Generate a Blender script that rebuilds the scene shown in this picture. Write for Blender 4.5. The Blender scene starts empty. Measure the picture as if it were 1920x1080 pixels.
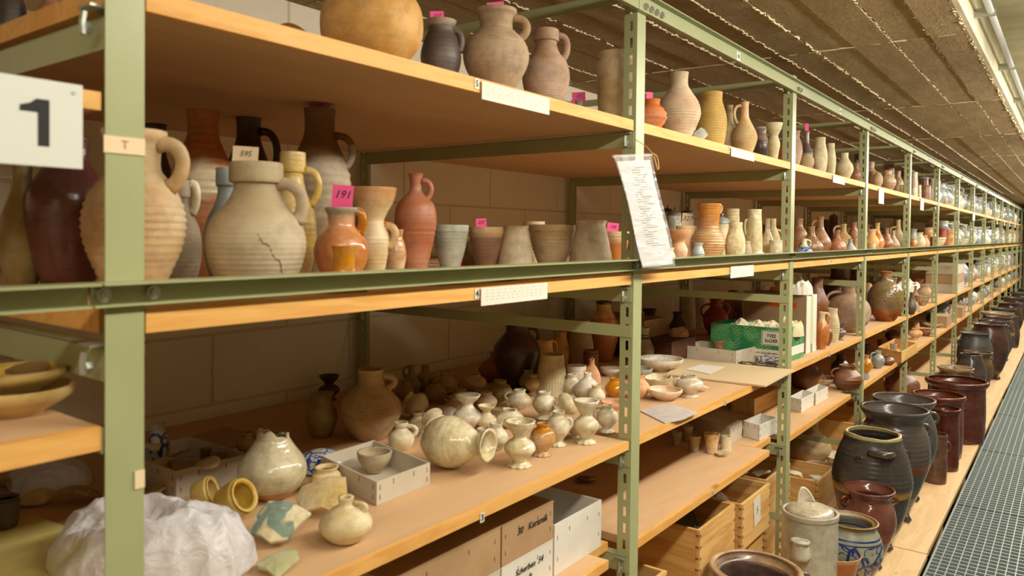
import bpy, math, random
from mathutils import Vector, Matrix, noise
random.seed(7)
SC = bpy.context.scene
COL = SC.collection
# ---------------------------------------------------------------- camera
F = 1416.62; CX, CZ = .8978, 1.2956; PX, PY = 960, 467.2
def cam_axes(yaw=.642, pit=.021, rol=.0114):
    cy, sy, cp, sp = math.cos(yaw), math.sin(yaw), math.cos(pit), math.sin(pit)
    f = Vector((-sy*cp, cy*cp, -sp)); r = Vector((cy, sy, 0)); u = r.cross(f)
    c, s = math.cos(rol), math.sin(rol)
    return c*r+s*u, -s*r+c*u, f
RT, UP, FW = cam_axes()
CAM = Vector((CX, 0, CZ))
cd = bpy.data.cameras.new('camera'); cam = bpy.data.objects.new('camera', cd); COL.objects.link(cam)
m = Matrix((RT, UP, -FW)).transposed().to_4x4(); m.translation = CAM
cam.matrix_world = m
cd.sensor_width = 36; cd.lens = F/1920*36; cd.shift_y = -(540-PY)/1920
cd.clip_start = .05; cd.clip_end = 60
cd.dof.use_dof = True; cd.dof.focus_distance = 3.3; cd.dof.aperture_fstop = 5.6
SC.camera = cam
# ---------------------------------------------------------------- light and exposure
SC.view_settings.view_transform = 'Standard'; SC.view_settings.look = 'None'
SC.view_settings.gamma = 1; SC.view_settings.use_curve_mapping = False
SC.view_settings.exposure = 0.55
SC.cycles.use_denoising = True
w = bpy.data.worlds.new('world'); SC.world = w; w.use_nodes = True
w.node_tree.nodes['Background'].inputs[0].default_value = (1, .80, .56, 1)
w.node_tree.nodes['Background'].inputs[1].default_value = .10
def lin(h):
    h = h.lstrip('#'); o = []
    for i in (0, 2, 4):
        c = int(h[i:i+2], 16)/255
        o.append(c/12.92 if c <= .04045 else ((c+.055)/1.055)**2.4)
    return (*o, 1)
LAMPX, LAMPZ = .98, 1.93
for k in range(7):
    ld = bpy.data.lights.new('aisle_lamp_light', 'AREA'); ld.shape = 'RECTANGLE'
    ld.size = 2.5; ld.size_y = .09; ld.energy = (15, 30, 33, 33, 33, 33, 33)[k]; ld.color = (1, .945, .83)
    lo = bpy.data.objects.new('aisle_lamp_light', ld); COL.objects.link(lo)
    lo.location = (LAMPX, -1.6+2.85*k+.9, LAMPZ)
    lo.rotation_euler = (0, math.radians(-22), math.radians(0))
    lo.rotation_euler = Matrix(((0, math.cos(.45), -math.sin(-.45)), (1, 0, 0), (0, math.sin(-.45)*-1, math.cos(.45)))).to_euler() if False else (0, math.radians(28), 0)
    lo.rotation_euler = (Matrix.Rotation(math.radians(28), 3, 'Y') @ Matrix.Rotation(math.radians(90), 3, 'Z')).to_euler()
    lu = bpy.data.lights.new('added_ceiling_fill', 'AREA'); lu.shape = 'RECTANGLE'; lu.size = 2.5; lu.size_y = .06; lu.energy = 4.5; lu.color = ld.color  # added upward fill above each housing, brightens the ceiling; no fitting of its own
    lv_ = bpy.data.objects.new('added_ceiling_fill', lu); COL.objects.link(lv_); lv_.location = (LAMPX+.03, lo.location.y, LAMPZ+.11)
    lv_.rotation_euler = (Matrix.Rotation(math.radians(180), 3, 'Y') @ Matrix.Rotation(math.radians(90), 3, 'Z')).to_euler()
# ---------------------------------------------------------------- unprojection: picture point to a place on a shelf
def ray(u, v): return RT*((u-PX)/F) + UP*(-(v-PY)/F) + FW
def on_z(u, v, z): d = ray(u, v); return CAM + d*((z-CZ)/d.z)
def on_x(u, v, x): d = ray(u, v); return CAM + d*((x-CX)/d.x)
def depth(p): return (Vector(p)-CAM).dot(FW)
def col_at(u, z, x):
    v = 500
    for _ in range(4):
        p = on_x(u, v, x); r = Vector((p.x, p.y, z))-CAM
        v = PY-F*r.dot(UP)/r.dot(FW)
    return on_x(u, v, x)
# ---------------------------------------------------------------- object helpers
def tag(o, label=None, cat=None, group=None, kind=None):
    if label: o['label'] = label
    if cat: o['category'] = cat
    if group: o['group'] = group
    if kind: o['kind'] = kind
    return o
def link(name, me, mats=None, parent=None):
    o = bpy.data.objects.new(name, me); COL.objects.link(o)
    if mats is not None and len(me.materials) == 0:
        for mm in (mats if isinstance(mats, (list, tuple)) else [mats]): me.materials.append(mm)
    if parent is not None: o.parent = parent
    return o
def empty(name, loc=(0, 0, 0), rz=0):
    o = bpy.data.objects.new(name, None); COL.objects.link(o); o.location = loc; o.rotation_euler = (0, 0, rz)
    o.empty_display_size = .05
    return o
class MB:
    def __init__(s): s.v = []; s.f = []; s.mi = []
    def quad(s, pts, mi=0):
        n = len(s.v); s.v += [tuple(p) for p in pts]; s.f.append(tuple(range(n, n+len(pts)))); s.mi.append(mi)
    def box(s, x0, x1, y0, y1, z0, z1, mi=0, mat=None):
        n = len(s.v)
        c = [(x0, y0, z0), (x1, y0, z0), (x1, y1, z0), (x0, y1, z0), (x0, y0, z1), (x1, y0, z1), (x1, y1, z1), (x0, y1, z1)]
        if mat is not None: c = [tuple(mat @ Vector(p)) for p in c]
        s.v += c
        for q in ((0, 3, 2, 1), (4, 5, 6, 7), (0, 1, 5, 4), (1, 2, 6, 5), (2, 3, 7, 6), (3, 0, 4, 7)):
            s.f.append(tuple(n+i for i in q)); s.mi.append(mi)
    def tube(s, pts, r, seg=8, flat=1.0, cap=True, mi=0):
        n = len(s.v); pts = [Vector(p) for p in pts]; N = len(pts)
        rr = r if isinstance(r, (list, tuple)) else [r]*N
        up = None
        for i, p in enumerate(pts):
            t = (pts[min(i+1, N-1)]-pts[max(i-1, 0)]).normalized()
            if up is None:
                a = Vector((0, 0, 1)) if abs(t.z) < .9 else Vector((1, 0, 0)); up = t.cross(a).normalized()
            up = (up-t*up.dot(t)).normalized(); b = t.cross(up)
            for k in range(seg):
                an = 2*math.pi*k/seg
                s.v.append(tuple(p+up*math.cos(an)*rr[i]*flat+b*math.sin(an)*rr[i]))
        for i in range(N-1):
            for k in range(seg):
                k2 = (k+1) % seg
                s.f.append((n+i*seg+k, n+i*seg+k2, n+(i+1)*seg+k2, n+(i+1)*seg+k)); s.mi.append(mi)
        if cap:
            s.f.append(tuple(n+k for k in reversed(range(seg)))); s.mi.append(mi)
            s.f.append(tuple(n+(N-1)*seg+k for k in range(seg))); s.mi.append(mi)
    def mesh(s, name, smooth=False):
        me = bpy.data.meshes.new(name); me.from_pydata(s.v, [], s.f); me.update()
        if any(s.mi): me.polygons.foreach_set('material_index', s.mi)
        if smooth: me.polygons.foreach_set('use_smooth', [True]*len(me.polygons))
        return me
    def build(s, name, mats, parent=None, smooth=False): return link(name, s.mesh(name, smooth), mats, parent)
# ---------------------------------------------------------------- materials
def newmat(name):
    mt = bpy.data.materials.new(name); mt.use_nodes = True
    return mt, mt.node_tree, mt.node_tree.nodes['Principled BSDF']
def nd(nt, t, **kw):
    n = nt.nodes.new(t)
    for k, v in kw.items(): setattr(n, k, v)
    return n
def mixc(nt, fac, a, b):
    n = nd(nt, 'ShaderNodeMix', data_type='RGBA')
    for sk, v in ((n.inputs[0], fac), (n.inputs[6], a), (n.inputs[7], b)):
        if hasattr(v, 'is_linked'): nt.links.new(v, sk)
        else: sk.default_value = v
    return n.outputs[2]
def mth(nt, op, a, b=None, c=None):
    n = nd(nt, 'ShaderNodeMath', operation=op)
    for i, v in enumerate((a, b, c)):
        if v is None: continue
        if hasattr(v, 'is_linked'): nt.links.new(v, n.inputs[i])
        else: n.inputs[i].default_value = v
    return n.outputs[0]
def noi(nt, vec, scale, detail=4, rough=.6, dist=0):
    n = nd(nt, 'ShaderNodeTexNoise'); n.inputs['Scale'].default_value = scale; n.inputs['Detail'].default_value = detail
    n.inputs['Roughness'].default_value = rough; n.inputs['Distortion'].default_value = dist
    if vec is not None: nt.links.new(vec, n.inputs['Vector'])
    return n.outputs[0]
def ramp(nt, fac, a, b):
    n = nd(nt, 'ShaderNodeMapRange'); n.inputs[1].default_value = a; n.inputs[2].default_value = b
    nt.links.new(fac, n.inputs[0]); return n.outputs[0]
def mapping(nt, out, sc=(1, 1, 1), loc=(0, 0, 0), rot=(0, 0, 0)):
    n = nd(nt, 'ShaderNodeMapping'); n.inputs['Scale'].default_value = sc; n.inputs['Location'].default_value = loc; n.inputs['Rotation'].default_value = rot
    nt.links.new(out, n.inputs[0]); return n.outputs[0]
def bump(nt, bs, h, st, dist=.01):
    n = nd(nt, 'ShaderNodeBump'); n.inputs['Strength'].default_value = st; n.inputs['Distance'].default_value = dist
    nt.links.new(h, n.inputs['Height']); nt.links.new(n.outputs[0], bs.inputs['Normal'])
def plain(name, c, rough=.6, metal=0, c2=None, sc=6, bmp=0, bsc=60, emis=0, spec=.5):
    mt, nt, bs = newmat(name)
    tc = nd(nt, 'ShaderNodeTexCoord').outputs['Object']
    if c2: nt.links.new(mixc(nt, ramp(nt, noi(nt, tc, sc), .35, .65), lin(c), lin(c2)), bs.inputs['Base Color'])
    else: bs.inputs['Base Color'].default_value = lin(c)
    bs.inputs['Roughness'].default_value = rough; bs.inputs['Metallic'].default_value = metal
    bs.inputs['Specular IOR Level'].default_value = spec
    if bmp: bump(nt, bs, noi(nt, tc, bsc), bmp, .004)
    if emis: bs.inputs['Emission Color'].default_value = lin(c); bs.inputs['Emission Strength'].default_value = emis
    return mt
def wood(name, c1, c2, axis='Y', rough=.65, gs=1.0, ring=.5, knots=True):
    mt, nt, bs = newmat(name)
    tc = nd(nt, 'ShaderNodeTexCoord').outputs['Object']
    oi = nd(nt, 'ShaderNodeObjectInfo').outputs['Random']
    vadd = nd(nt, 'ShaderNodeVectorMath', operation='ADD'); nt.links.new(tc, vadd.inputs[0])
    cmb = nd(nt, 'ShaderNodeCombineXYZ'); r5 = mth(nt, 'MULTIPLY', oi, 31.0)
    for i in range(3): nt.links.new(r5, cmb.inputs[i])
    nt.links.new(cmb.outputs[0], vadd.inputs[1])
    s = {'X': (1.5, 14, 14), 'Y': (14, 1.5, 14), 'Z': (14, 14, 1.5)}[axis]
    v = mapping(nt, vadd.outputs[0], tuple(a*gs for a in s))
    n1 = noi(nt, v, 1.0, 6, .65, .8)
    n2 = noi(nt, v, 6.0, 3, .6)
    wv = nd(nt, 'ShaderNodeMath', operation='SINE'); nt.links.new(mth(nt, 'MULTIPLY', n1, 34), wv.inputs[0])
    f = mth(nt, 'ADD', mth(nt, 'MULTIPLY', ramp(nt, wv.outputs[0], -1, 1), ring), mth(nt, 'MULTIPLY', n2, .6))
    c = mixc(nt, ramp(nt, f, .15, 1.05), lin(c1), lin(c2))
    if knots:
        vo = nd(nt, 'ShaderNodeTexVoronoi'); nt.links.new(mapping(nt, vadd.outputs[0], tuple(5 if a > 2 else 2.5 for a in s)), vo.inputs['Vector']); vo.inputs['Scale'].default_value = .9
        c = mixc(nt, mth(nt, 'MULTIPLY', ramp(nt, vo.outputs['Distance'], .075, .03), .55), c, lin('8A4E1E'))
    nt.links.new(c, bs.inputs['Base Color']); bs.inputs['Roughness'].default_value = rough
    bs.inputs['Specular IOR Level'].default_value = .3
    bump(nt, bs, n2, .15, .002)
    return mt
_pm = {}
def potmat(c1, c2=None, rough=.6, sc=3.0, zone=None, zone2=None, bands=(), blue=None, spk=0, rib=0, relief=0):
    """c1/c2 mottled; zone=(z, colour, softness) colour above z; bands=[(z, half width, colour)] in 0..1 of the height"""
    key = (c1, c2, rough, sc, zone, zone2, tuple(bands), blue, spk, rib, relief)
    if key in _pm: return _pm[key]
    mt, nt, bs = newmat('glaze_%s' % c1)
    t = nd(nt, 'ShaderNodeTexCoord'); tc = t.outputs['Object']; ge = t.outputs['Generated']
    oi = nd(nt, 'ShaderNodeObjectInfo').outputs['Random']
    cmb = nd(nt, 'ShaderNodeCombineXYZ'); r5 = mth(nt, 'MULTIPLY', oi, 17.0)
    for i in range(3): nt.links.new(r5, cmb.inputs[i])
    va = nd(nt, 'ShaderNodeVectorMath', operation='ADD'); nt.links.new(tc, va.inputs[0]); nt.links.new(cmb.outputs[0], va.inputs[1])
    P = va.outputs[0]
    sx = nd(nt, 'ShaderNodeSeparateXYZ'); nt.links.new(ge, sx.inputs[0]); z = sx.outputs[2]
    n1 = noi(nt, mapping(nt, P, (1, 1, 1.6)), sc*4, 5, .62, .3)
    n2 = noi(nt, P, sc*16, 4, .7)
    c = mixc(nt, ramp(nt, n1, .36, .66), lin(c1), lin(c2 or c1))
    zn = mth(nt, 'ADD', z, mth(nt, 'MULTIPLY', mth(nt, 'SUBTRACT', n1, .5), .35))
    for zz in (zone, zone2):
        if zz: c = mixc(nt, ramp(nt, zn, zz[0]-zz[2], zz[0]+zz[2]), c, lin(zz[1]))
    for (bz, bw, bc) in bands:
        d = mth(nt, 'ABSOLUTE', mth(nt, 'SUBTRACT', z, bz))
        c = mixc(nt, ramp(nt, d, bw*1.15, bw*.85), c, lin(bc))
    if blue:
        vo = nd(nt, 'ShaderNodeTexVoronoi', feature='DISTANCE_TO_EDGE'); vo.inputs['Scale'].default_value = blue[1]
        nt.links.new(P, vo.inputs['Vector'])
        ww = noi(nt, P, blue[1]*1.1, 2, .5, 1.2)
        line = mth(nt, 'ABSOLUTE', mth(nt, 'SUBTRACT', ww, .5))
        msk = mth(nt, 'MAXIMUM', ramp(nt, vo.outputs['Distance'], .07, .03), ramp(nt, line, .035, .02))
        zm = mth(nt, 'MULTIPLY', ramp(nt, z, blue[2], blue[2]+.03), ramp(nt, z, blue[3]+.03, blue[3]))
        c = mixc(nt, mth(nt, 'MULTIPLY', msk, zm), c, lin(blue[0]))
    n5 = noi(nt, mapping(nt, P, (1, 1, 1.3), (3, 1, 2)), sc*2.2, 3, .55, .8)
    hs = nd(nt, 'ShaderNodeHueSaturation'); nt.links.new(c, hs.inputs['Color']); nt.links.new(mth(nt, 'ADD', mth(nt, 'MULTIPLY', n5, -.9), 1.42), hs.inputs['Value']); nt.links.new(mth(nt, 'ADD', mth(nt, 'MULTIPLY', n5, 1.1), .5), hs.inputs['Saturation'])
    c = hs.outputs[0]
    c = mixc(nt, mth(nt, 'MULTIPLY', ramp(nt, n2, .45, .72), .34+spk), c, lin('5A4632' if spk < .3 else '3A2A1E'))
    nt.links.new(c, bs.inputs['Base Color'])
    nt.links.new(mth(nt, 'ADD', mth(nt, 'MULTIPLY', n2, .25), rough-.12), bs.inputs['Roughness'])
    bs.inputs['Specular IOR Level'].default_value = .35 if rough > .5 else .6
    h = mth(nt, 'ADD', mth(nt, 'MULTIPLY', n2, .25), mth(nt, 'MULTIPLY', n1, .6))
    if rib or rough < 2:
        so = nd(nt, 'ShaderNodeSeparateXYZ'); nt.links.new(tc, so.inputs[0])
        sn = nd(nt, 'ShaderNodeMath', operation='SINE'); nt.links.new(mth(nt, 'MULTIPLY', so.outputs[2], 700.), sn.inputs[0])
        h = mth(nt, 'ADD', h, mth(nt, 'MULTIPLY', sn.outputs[0], .04+rib))
    if relief:
        vo = nd(nt, 'ShaderNodeTexVoronoi'); vo.inputs['Scale'].default_value = relief; nt.links.new(P, vo.inputs['Vector'])
        h = mth(nt, 'ADD', h, mth(nt, 'MULTIPLY', vo.outputs['Distance'], 1.6))
    bump(nt, bs, h, .45, .003)
    _pm[key] = mt
    return mt
GREEN = plain('green_enamel', 'A8AB7E', .36, 0, '9CA073', 3, .03, 90)
GALV = plain('zinc_bolt', 'B9BCB0', .35, .7)
EDGE = wood('pine_edge_strip', 'E8B468', 'D39446', 'Y', .55, .8, .45)
PANEL = wood('dusty_chipboard', 'D2AC80', 'C29A70', 'Y', .8, .35, .25, False)
PLANK = wood('spruce_plank', 'E3C291', 'D0A976', 'Y', .6, .55, .45)
CRATE = wood('pine_crate', 'E6BE7C', 'CC9650', 'Y', .55, .6, .55)
CRATEX = wood('pine_crate_end', 'DFB470', 'C48C48', 'X', .55, .6, .55)
CARD = plain('grey_cardboard', 'C9BEA9', .85, 0, 'BFB39D', 9)
BROWNCARD = plain('brown_cardboard', 'B4926A', .85, 0, 'A88660', 9)
WHITECARD = plain('white_cardboard', 'E3DED2', .8, 0, 'D8D2C4', 9)
STAPLE = plain('staple_rust', '5A4A38', .5, .3)
PAPER = plain('white_paper', 'DDD8C8', .8)
PINK = plain('pink_note_paper', 'FF5F9A', .7)
CREAMNOTE = plain('cream_note_paper', 'E8CFA8', .8)
INK = plain('black_ink', '1E1C1C', .7)
TAGW = plain('white_plastic_tag', 'D6D6CC', .4)
# ---------------------------------------------------------------- the setting
Y0, BAY = 1.7626, 1.3
def ypost(i): return Y0+BAY*i
def wallmat():
    mt, nt, bs = newmat('painted_block')
    tc = nd(nt, 'ShaderNodeTexCoord').outputs['Object']
    n1 = noi(nt, tc, 3, 5); n2 = noi(nt, tc, 40, 4)
    nt.links.new(mixc(nt, n1, lin('F3E8D2'), lin('E8DABE')), bs.inputs['Base Color']); bs.inputs['Roughness'].default_value = .85
    bump(nt, bs, mth(nt, 'ADD', n2, n1), .4, .006); return mt
def concmat(name, a, b, c):
    mt, nt, bs = newmat(name)
    tc = nd(nt, 'ShaderNodeTexCoord').outputs['Object']
    n1 = noi(nt, mapping(nt, tc, (5, 1.2, 5)), 2.2, 6, .65, .6); n2 = noi(nt, mapping(nt, tc, (3, 1, 1)), 22, 6, .75); n3 = noi(nt, tc, 75, 3, .6)
    cc = mixc(nt, ramp(nt, n1, .3, .7), lin(a), lin(b))
    cc = mixc(nt, mth(nt, 'MULTIPLY', ramp(nt, n2, .5, .72), .6), cc, lin(c))
    n4 = noi(nt, mapping(nt, tc, (9, 1.6, 9)), 14, 5, .75, .4)
    cc = mixc(nt, mth(nt, 'MULTIPLY', ramp(nt, n4, .6, .72), .55), cc, lin('CDB98A'))
    cc = mixc(nt, ramp(nt, n3, .665, .70), cc, lin('E8DAB2'))
    nt.links.new(cc, bs.inputs['Base Color']); bs.inputs['Roughness'].default_value = .9
    bump(nt, bs, mth(nt, 'ADD', n2, mth(nt, 'MULTIPLY', n3, .6)), .8, .012); return mt
WALLM = wallmat(); CONC = concmat('board_marked_concrete', 'B89F70', '967C50', '604A28')
PALEC = plain('pale_concrete', 'E2DBBE', .85, 0, 'CFC6A6', 7, .5, 30)
MORTAR = plain('mortar_fin', 'F0E4C0', .9, 0, 'DCCB9E', 40, .5, 80)
YE = 21.0
mb = MB(); mb.box(-1.3, -1.051, -1.2, YE, -.3, 2.3)
wl = tag(mb.build('wall_left', plain('wall_joint', 'D8C6A6', .9)), 'pale painted block wall behind the shelving', None, None, 'structure')
bz = [-.2+.2*i for i in range(12)]
BLK = []
for k in range(3):
    b = MB(); L = .496; H = .1965
    j = [random.uniform(-.0025, .0025) for _ in range(4)]
    b.v = [(0, 0, 0), (0, L, 0), (0, L, H), (0, 0, H), (.006+j[0]*.4, .003, .003), (.006+j[1]*.4, L-.003, .003), (.006+j[2]*.4, L-.003, H-.003), (.006+j[3]*.4, .003, H-.003)]
    b.f = [(4, 5, 6, 7), (0, 1, 5, 4), (1, 2, 6, 5), (2, 3, 7, 6), (3, 0, 4, 7)]; b.mi = [0]*5
    me = b.mesh('wall_block'); me.materials.append(WALLM); BLK.append(me)
for r in range(1, 12):
    for c in range(17):
        y = -.3+.5*c+(.25 if r % 2 else 0)
        o = link('wall_block', BLK[(r*7+c*3) % 3], None, wl); o.location = (-1.053, y, bz[r]-.197)
mb = MB(); mb.box(-1.051, -1.040, 8.7, YE, -.2, 2.0); link('rendered_face', mb.mesh('rendered_face'), WALLM, wl)
# ceiling: slab with board imprints and mortar fins, step up to the pale aisle strip
mb = MB(); mb.box(-1.3, .585, -1.2, YE, 2.012, 2.14); ce = tag(mb.build('ceiling', CONC), 'brown board-marked concrete ceiling', None, None, 'structure')
xs = [-1.3, -1.14, -.98, -.83, -.66, -.5, -.375, -.25, -.04, .09, .22, .35, .47, .588]
for a, b in zip(xs[:-1], xs[1:]):
    y = -1.2+random.uniform(0, .1)
    for ys in [-1.2, 1.5, 3.0, 4.53, 6.05, 7.6, 9.2, 12.2, 15.2, 18.2]:
        y1 = {-1.2: 1.5, 1.5: 3.0, 3.0: 4.53, 4.53: 6.05, 6.05: 7.6, 7.6: 9.2, 9.2: 12.2, 12.2: 15.2, 15.2: 18.2, 18.2: YE}[ys]
        mb = MB(); zz = 2.0+random.uniform(-.003, .003); mb.box(a+.002, b-.002, 0, y1-ys-.004, 0, .02)
        o = mb.build('board_imprint', CONC, ce); o.location = (0, ys, zz)
def fin(x, ya, yb, r, step=.018, drop=2.0):
    mb = MB(); y = ya
    while y < yb:
        L = random.uniform(.015, .07)
        if random.random() < .85:
            pts = [(x+random.uniform(-.006, .006), y+t*L, drop-random.uniform(0, r*.8)) for t in (0, .25, .5, .75, 1)]
            mb.tube(pts, [r*random.uniform(.2, 1) for _ in pts], 5, .8)
        y += L*random.uniform(.85, 1.15)
    o = mb.build('mortar_fin', MORTAR, ce); o['kind'] = 'stuff'
for x, r in ((-.25, .0045), (-.04, .0045), (.09, .005), (-.5, .004), (-.83, .004), (.47, .002), (.35, .002), (.22, .0015), (.58, .004)): fin(x, .3, 14, r)
mb = MB()
for ys in (3.0, 4.53, 6.05, 7.6):
    x = -1.1
    while x < .55:
        L = random.uniform(.02, .08)
        if random.random() < .6: mb.tube([(x, ys+random.uniform(-.004, .004), 1.999), (x+L, ys+random.uniform(-.004, .004), 1.999)], .003, 4)
        x += L
o = mb.build('mortar_fin', MORTAR, ce); o['kind'] = 'stuff'
mb = MB(); mb.box(.585, .60, -1.2, YE, 2.0, 2.19); tag(mb.build('trim_1', PALEC), 'pale concrete edge of the ceiling slab along the aisle', None, None, 'structure')
mb = MB(); mb.box(.60, 2.6, -1.2, YE, 2.15, 2.3); tag(mb.build('trim_2', PALEC), 'pale concrete ceiling strip over the aisle', None, None, 'structure')
mb = MB(); mb.box(2.5, 2.6, -1.2, YE, -.3, 2.3); tag(mb.build('wall_right', PALEC), 'pale wall on the far side of the aisle', None, None, 'structure')
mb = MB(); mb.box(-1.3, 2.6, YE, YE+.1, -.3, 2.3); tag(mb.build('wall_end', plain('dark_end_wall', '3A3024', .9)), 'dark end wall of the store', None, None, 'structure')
mb = MB(); mb.box(-1.3, 2.6, -1.3, -1.2, -.3, 2.3); tag(mb.build('wall_back', PALEC), 'wall behind the camera', None, None, 'structure')
mb = MB(); mb.box(-1.3, 2.6, -1.2, YE, -.3, -.2); tag(mb.build('floor', plain('dark_concrete_floor', '4A4A40', .9)), 'dark concrete floor under the walkway', None, None, 'structure')
# cable conduit
cz = 2.06; pc = on_z(1850, 0, cz)
mb = MB(); mb.tube([(pc.x, -1, cz), (pc.x, YE-.1, cz)], .011, 10)
co = mb.build('cable_conduit', plain('white_conduit', 'DADCDD', .35), None, True); tag(co, 'white cable conduit clipped along the pale edge of the ceiling', 'conduit')
for k in range(9):
    mb = MB(); mb.box(.598, pc.x+.014, 0, .018, -.014, .014); c = mb.build('clip', GALV, co); c.location = (0, .6+k*1.0+.4, cz)
# lamps that light the aisle (above the picture)
for k in range(7):
    t = empty('aisle_lamp', (LAMPX+.02, -.7+2.85*k, 0))
    mb = MB(); mb.box(-.02, .09, -1.3, 1.3, LAMPZ+.03, LAMPZ+.09); mb.box(.02, .04, -1, -.98, LAMPZ+.08, 2.16); mb.box(.02, .04, .98, 1, LAMPZ+.08, 2.16)
    mb.build('housing', TAGW, t)
    tag(t, 'long ceiling lamp hung over the aisle, %s from the near end' % ['first', 'second', 'third', 'fourth', 'fifth', 'sixth', 'last'][k], 'lamp', 'aisle lamps')
# ---------------------------------------------------------------- timber deck and grating
deck = empty('timber_deck', (0, 0, 0)); tag(deck, 'low deck of pale spruce planks under the racks and crocks', 'deck')
def plank(x0, x1, y0, y1, z0=-.022, z1=0):
    mb = MB(); b = .002
    mb.box(0, x1-x0-.003, 0, y1-y0-.004, z0, z1+random.uniform(-.0015, .0005)); o = mb.build('plank', PLANK, deck); o.location = (x0, y0, 0)
for x0, x1, joints in ((.245, .438, (-.8, 1.2, 3.49, 5.5, 7.9, 10.4, 13, 16, 20.8)), (.0, .245, (-.8, 1.9, 3.49, 5.7, 8.1, 10.6, 13, 16, 20.8)),
                       (-.3, 0, (-.8, 3.49, 8, 12, 16, 20.8)), (-.6, -.3, (-.8, 3.1, 7.1, 11, 16, 20.8)), (-1.03, -.6, (-.8, 5, 10, 15, 20.8))):
    for a, b in zip(joints[:-1], joints[1:]): plank(x0, x1+(random.uniform(-.006, .004) if x1 > .4 else 0), a, b)
mb = MB(); mb.box(-1.03, .42, 0, .06, -.199, -.023); jm = mb.mesh('joist'); jm.materials.append(PLANK)
for i in range(23): o = link('joist', jm, None, deck); o.location = (0, i*.9-.5, 0)
STEEL = plain('galvanised_steel', 'B0BAB4', .38, .6, '96A19C', 14)
by = []
W = 1.2
gb = MB(); n = int(W/.0315)
for i in range(n+1): gb.box(i*.0315, i*.0315+.003, 0, 1.205, -.028, 0)
gbm = gb.mesh('bearing_bars'); gbm.materials.append(STEEL)
gc = MB(); k = 0
while k*.04 < 1.2:
    gc.box(0, W, k*.04, k*.04+.006, -.010, -.0008); gc.box(0, W, k*.04+.02, k*.04+.0225, -.024, -.012); k += 1
gcm = gc.mesh('cross_rods'); gcm.materials.append(plain('galvanised_rod', 'A4B0AC', .5, .4))
gf = MB(); gf.box(0, W, -.003, .002, -.03, .001); gf.box(0, W, 1.203, 1.208, -.03, .001); gf.box(-.004, 0, 0, 1.205, -.03, .001); gf.box(W, W+.004, 0, 1.205, -.03, .001)
gfm = gf.mesh('frame'); gfm.materials.append(STEEL)
# serrated top teeth on the near bars
gt = MB()
for i in range(22):
    k = 0
    while k*.0125 < 1.2: gt.box(i*.0315-.0006, i*.0315+.0036, k*.0125+.004, k*.0125+.009, 0, .0022); k += 1
gtm = gt.mesh('serration'); gtm.materials.append(plain('worn_zinc', 'E4EAE6', .3, .4))
ords = ['nearest', 'second nearest', 'third nearest', 'fourth nearest', 'fifth nearest', 'sixth nearest', 'seventh nearest', 'eighth nearest', 'ninth nearest', 'tenth nearest', 'eleventh nearest', 'twelfth nearest', 'thirteenth nearest', 'fourteenth nearest']
k = 0
for i in range(-3, 14):
    y = 4.326+1.21*i
    if y+1.2 < 2.9: continue
    t = empty('grating_panel', (.448, y, -.02)); tag(t, 'galvanised steel walkway grating, %s panel to the camera' % ords[k], 'grating', 'walkway gratings'); k += 1
    for nm, me in (('bearing_bars', gbm), ('cross_rods', gcm), ('frame', gfm)) + ((('serration', gtm),) if y < 7 else ()):
        o = link(nm, me, None, t)
        if nm != 'frame': o['kind'] = 'stuff'
    if k > 12: break
mb = MB(); mb.box(0, 1.9, 0, .06, -.199, -.052); sm_ = mb.mesh('support_beam'); sm_.materials.append(plain('dark_steel', '3C3F3C', .6, .5))
sup = empty('walkway_support', (.446, 0, 0)); tag(sup, 'dark steel bearers under the walkway grating', 'support')
for i in range(0, 17): o = link('support_beam', sm_, None, sup); o.location = (0, i*1.21-.52, 0)
# ---------------------------------------------------------------- the rack frame
rack = empty('shelving_rack', (0, 0, 0)); tag(rack, 'long green slotted-angle steel shelving rack against the block wall', 'shelving')
PH = 1.925; PW = .0455
def post_mesh(mirror):
    b = MB(); t = .0022; s = -1 if mirror else 1
    b.box(-t, 0, -PW, 0, 0, PH)
    yf = (-PW, -PW+t) if not mirror else (-t, 0)
    b.box(-.0125, -t, *yf, 0, PH); b.box(-.037, -.0215, *yf, 0, PH)
    z = 0
    while z < PH:
        b.box(-.0215, -.0125, *yf, z, min(z+.0182, PH)); z += .0427
    return b
pmesh = post_mesh(False).mesh('post'); pmesh.materials.append(GREEN)
pmm = post_mesh(True).mesh('post'); pmm.materials.append(GREEN)
ARMZ = [1.517, 1.124, .703, .430]
am = MB(); am.box(-1.0, -.004, 0, .002, 0, .040); am.box(-1.0, -.004, 0, .028, .038, .040)
arm_me = am.mesh('shelf_arm'); arm_me.materials.append(GREEN)
am = MB(); am.box(-1.0, -.004, 0, .002, 0, .030)
br_me = am.mesh('cross_brace'); br_me.materials.append(GREEN)
cm = MB(); cm.tube([(.0, -.004, -.006), (.0, -.011, -.006)], .0075, 6); cm.tube([(0, -.011, .012), (0, -.013, 0), (0, -.012, -.014)], .004, 6)
cm.box(-.018, .012, -.010, .02, .018, .021)
clip_me = cm.mesh('bolt'); clip_me.materials.append(GALV)
for i in range(-1, 15):
    y = ypost(i)
    o = link('post', pmm if i == -1 else pmesh, None, rack); o.location = (0, y, 0)
    o = link('post', pmesh, None, rack); o.location = (-1.022, y, 0); o.scale = (-1, 1, 1)
    yb = y-PW-.0025 if i != -1 else y-PW-.0025
    for z in ARMZ:
        o = link('shelf_arm', arm_me, None, rack); o.location = (0, yb, z)
        if i == -1: o.location.y = y-.036; o.location.z = z-(.010 if z > 1 else 0)
        if i < 5:
            o = link('bolt', clip_me, None, rack); o.location = (-.022, yb, z+.016)
    for z in (1.034, 1.885, .170):
        o = link('cross_brace', br_me, None, rack); o.location = (0, yb, z)
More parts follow.
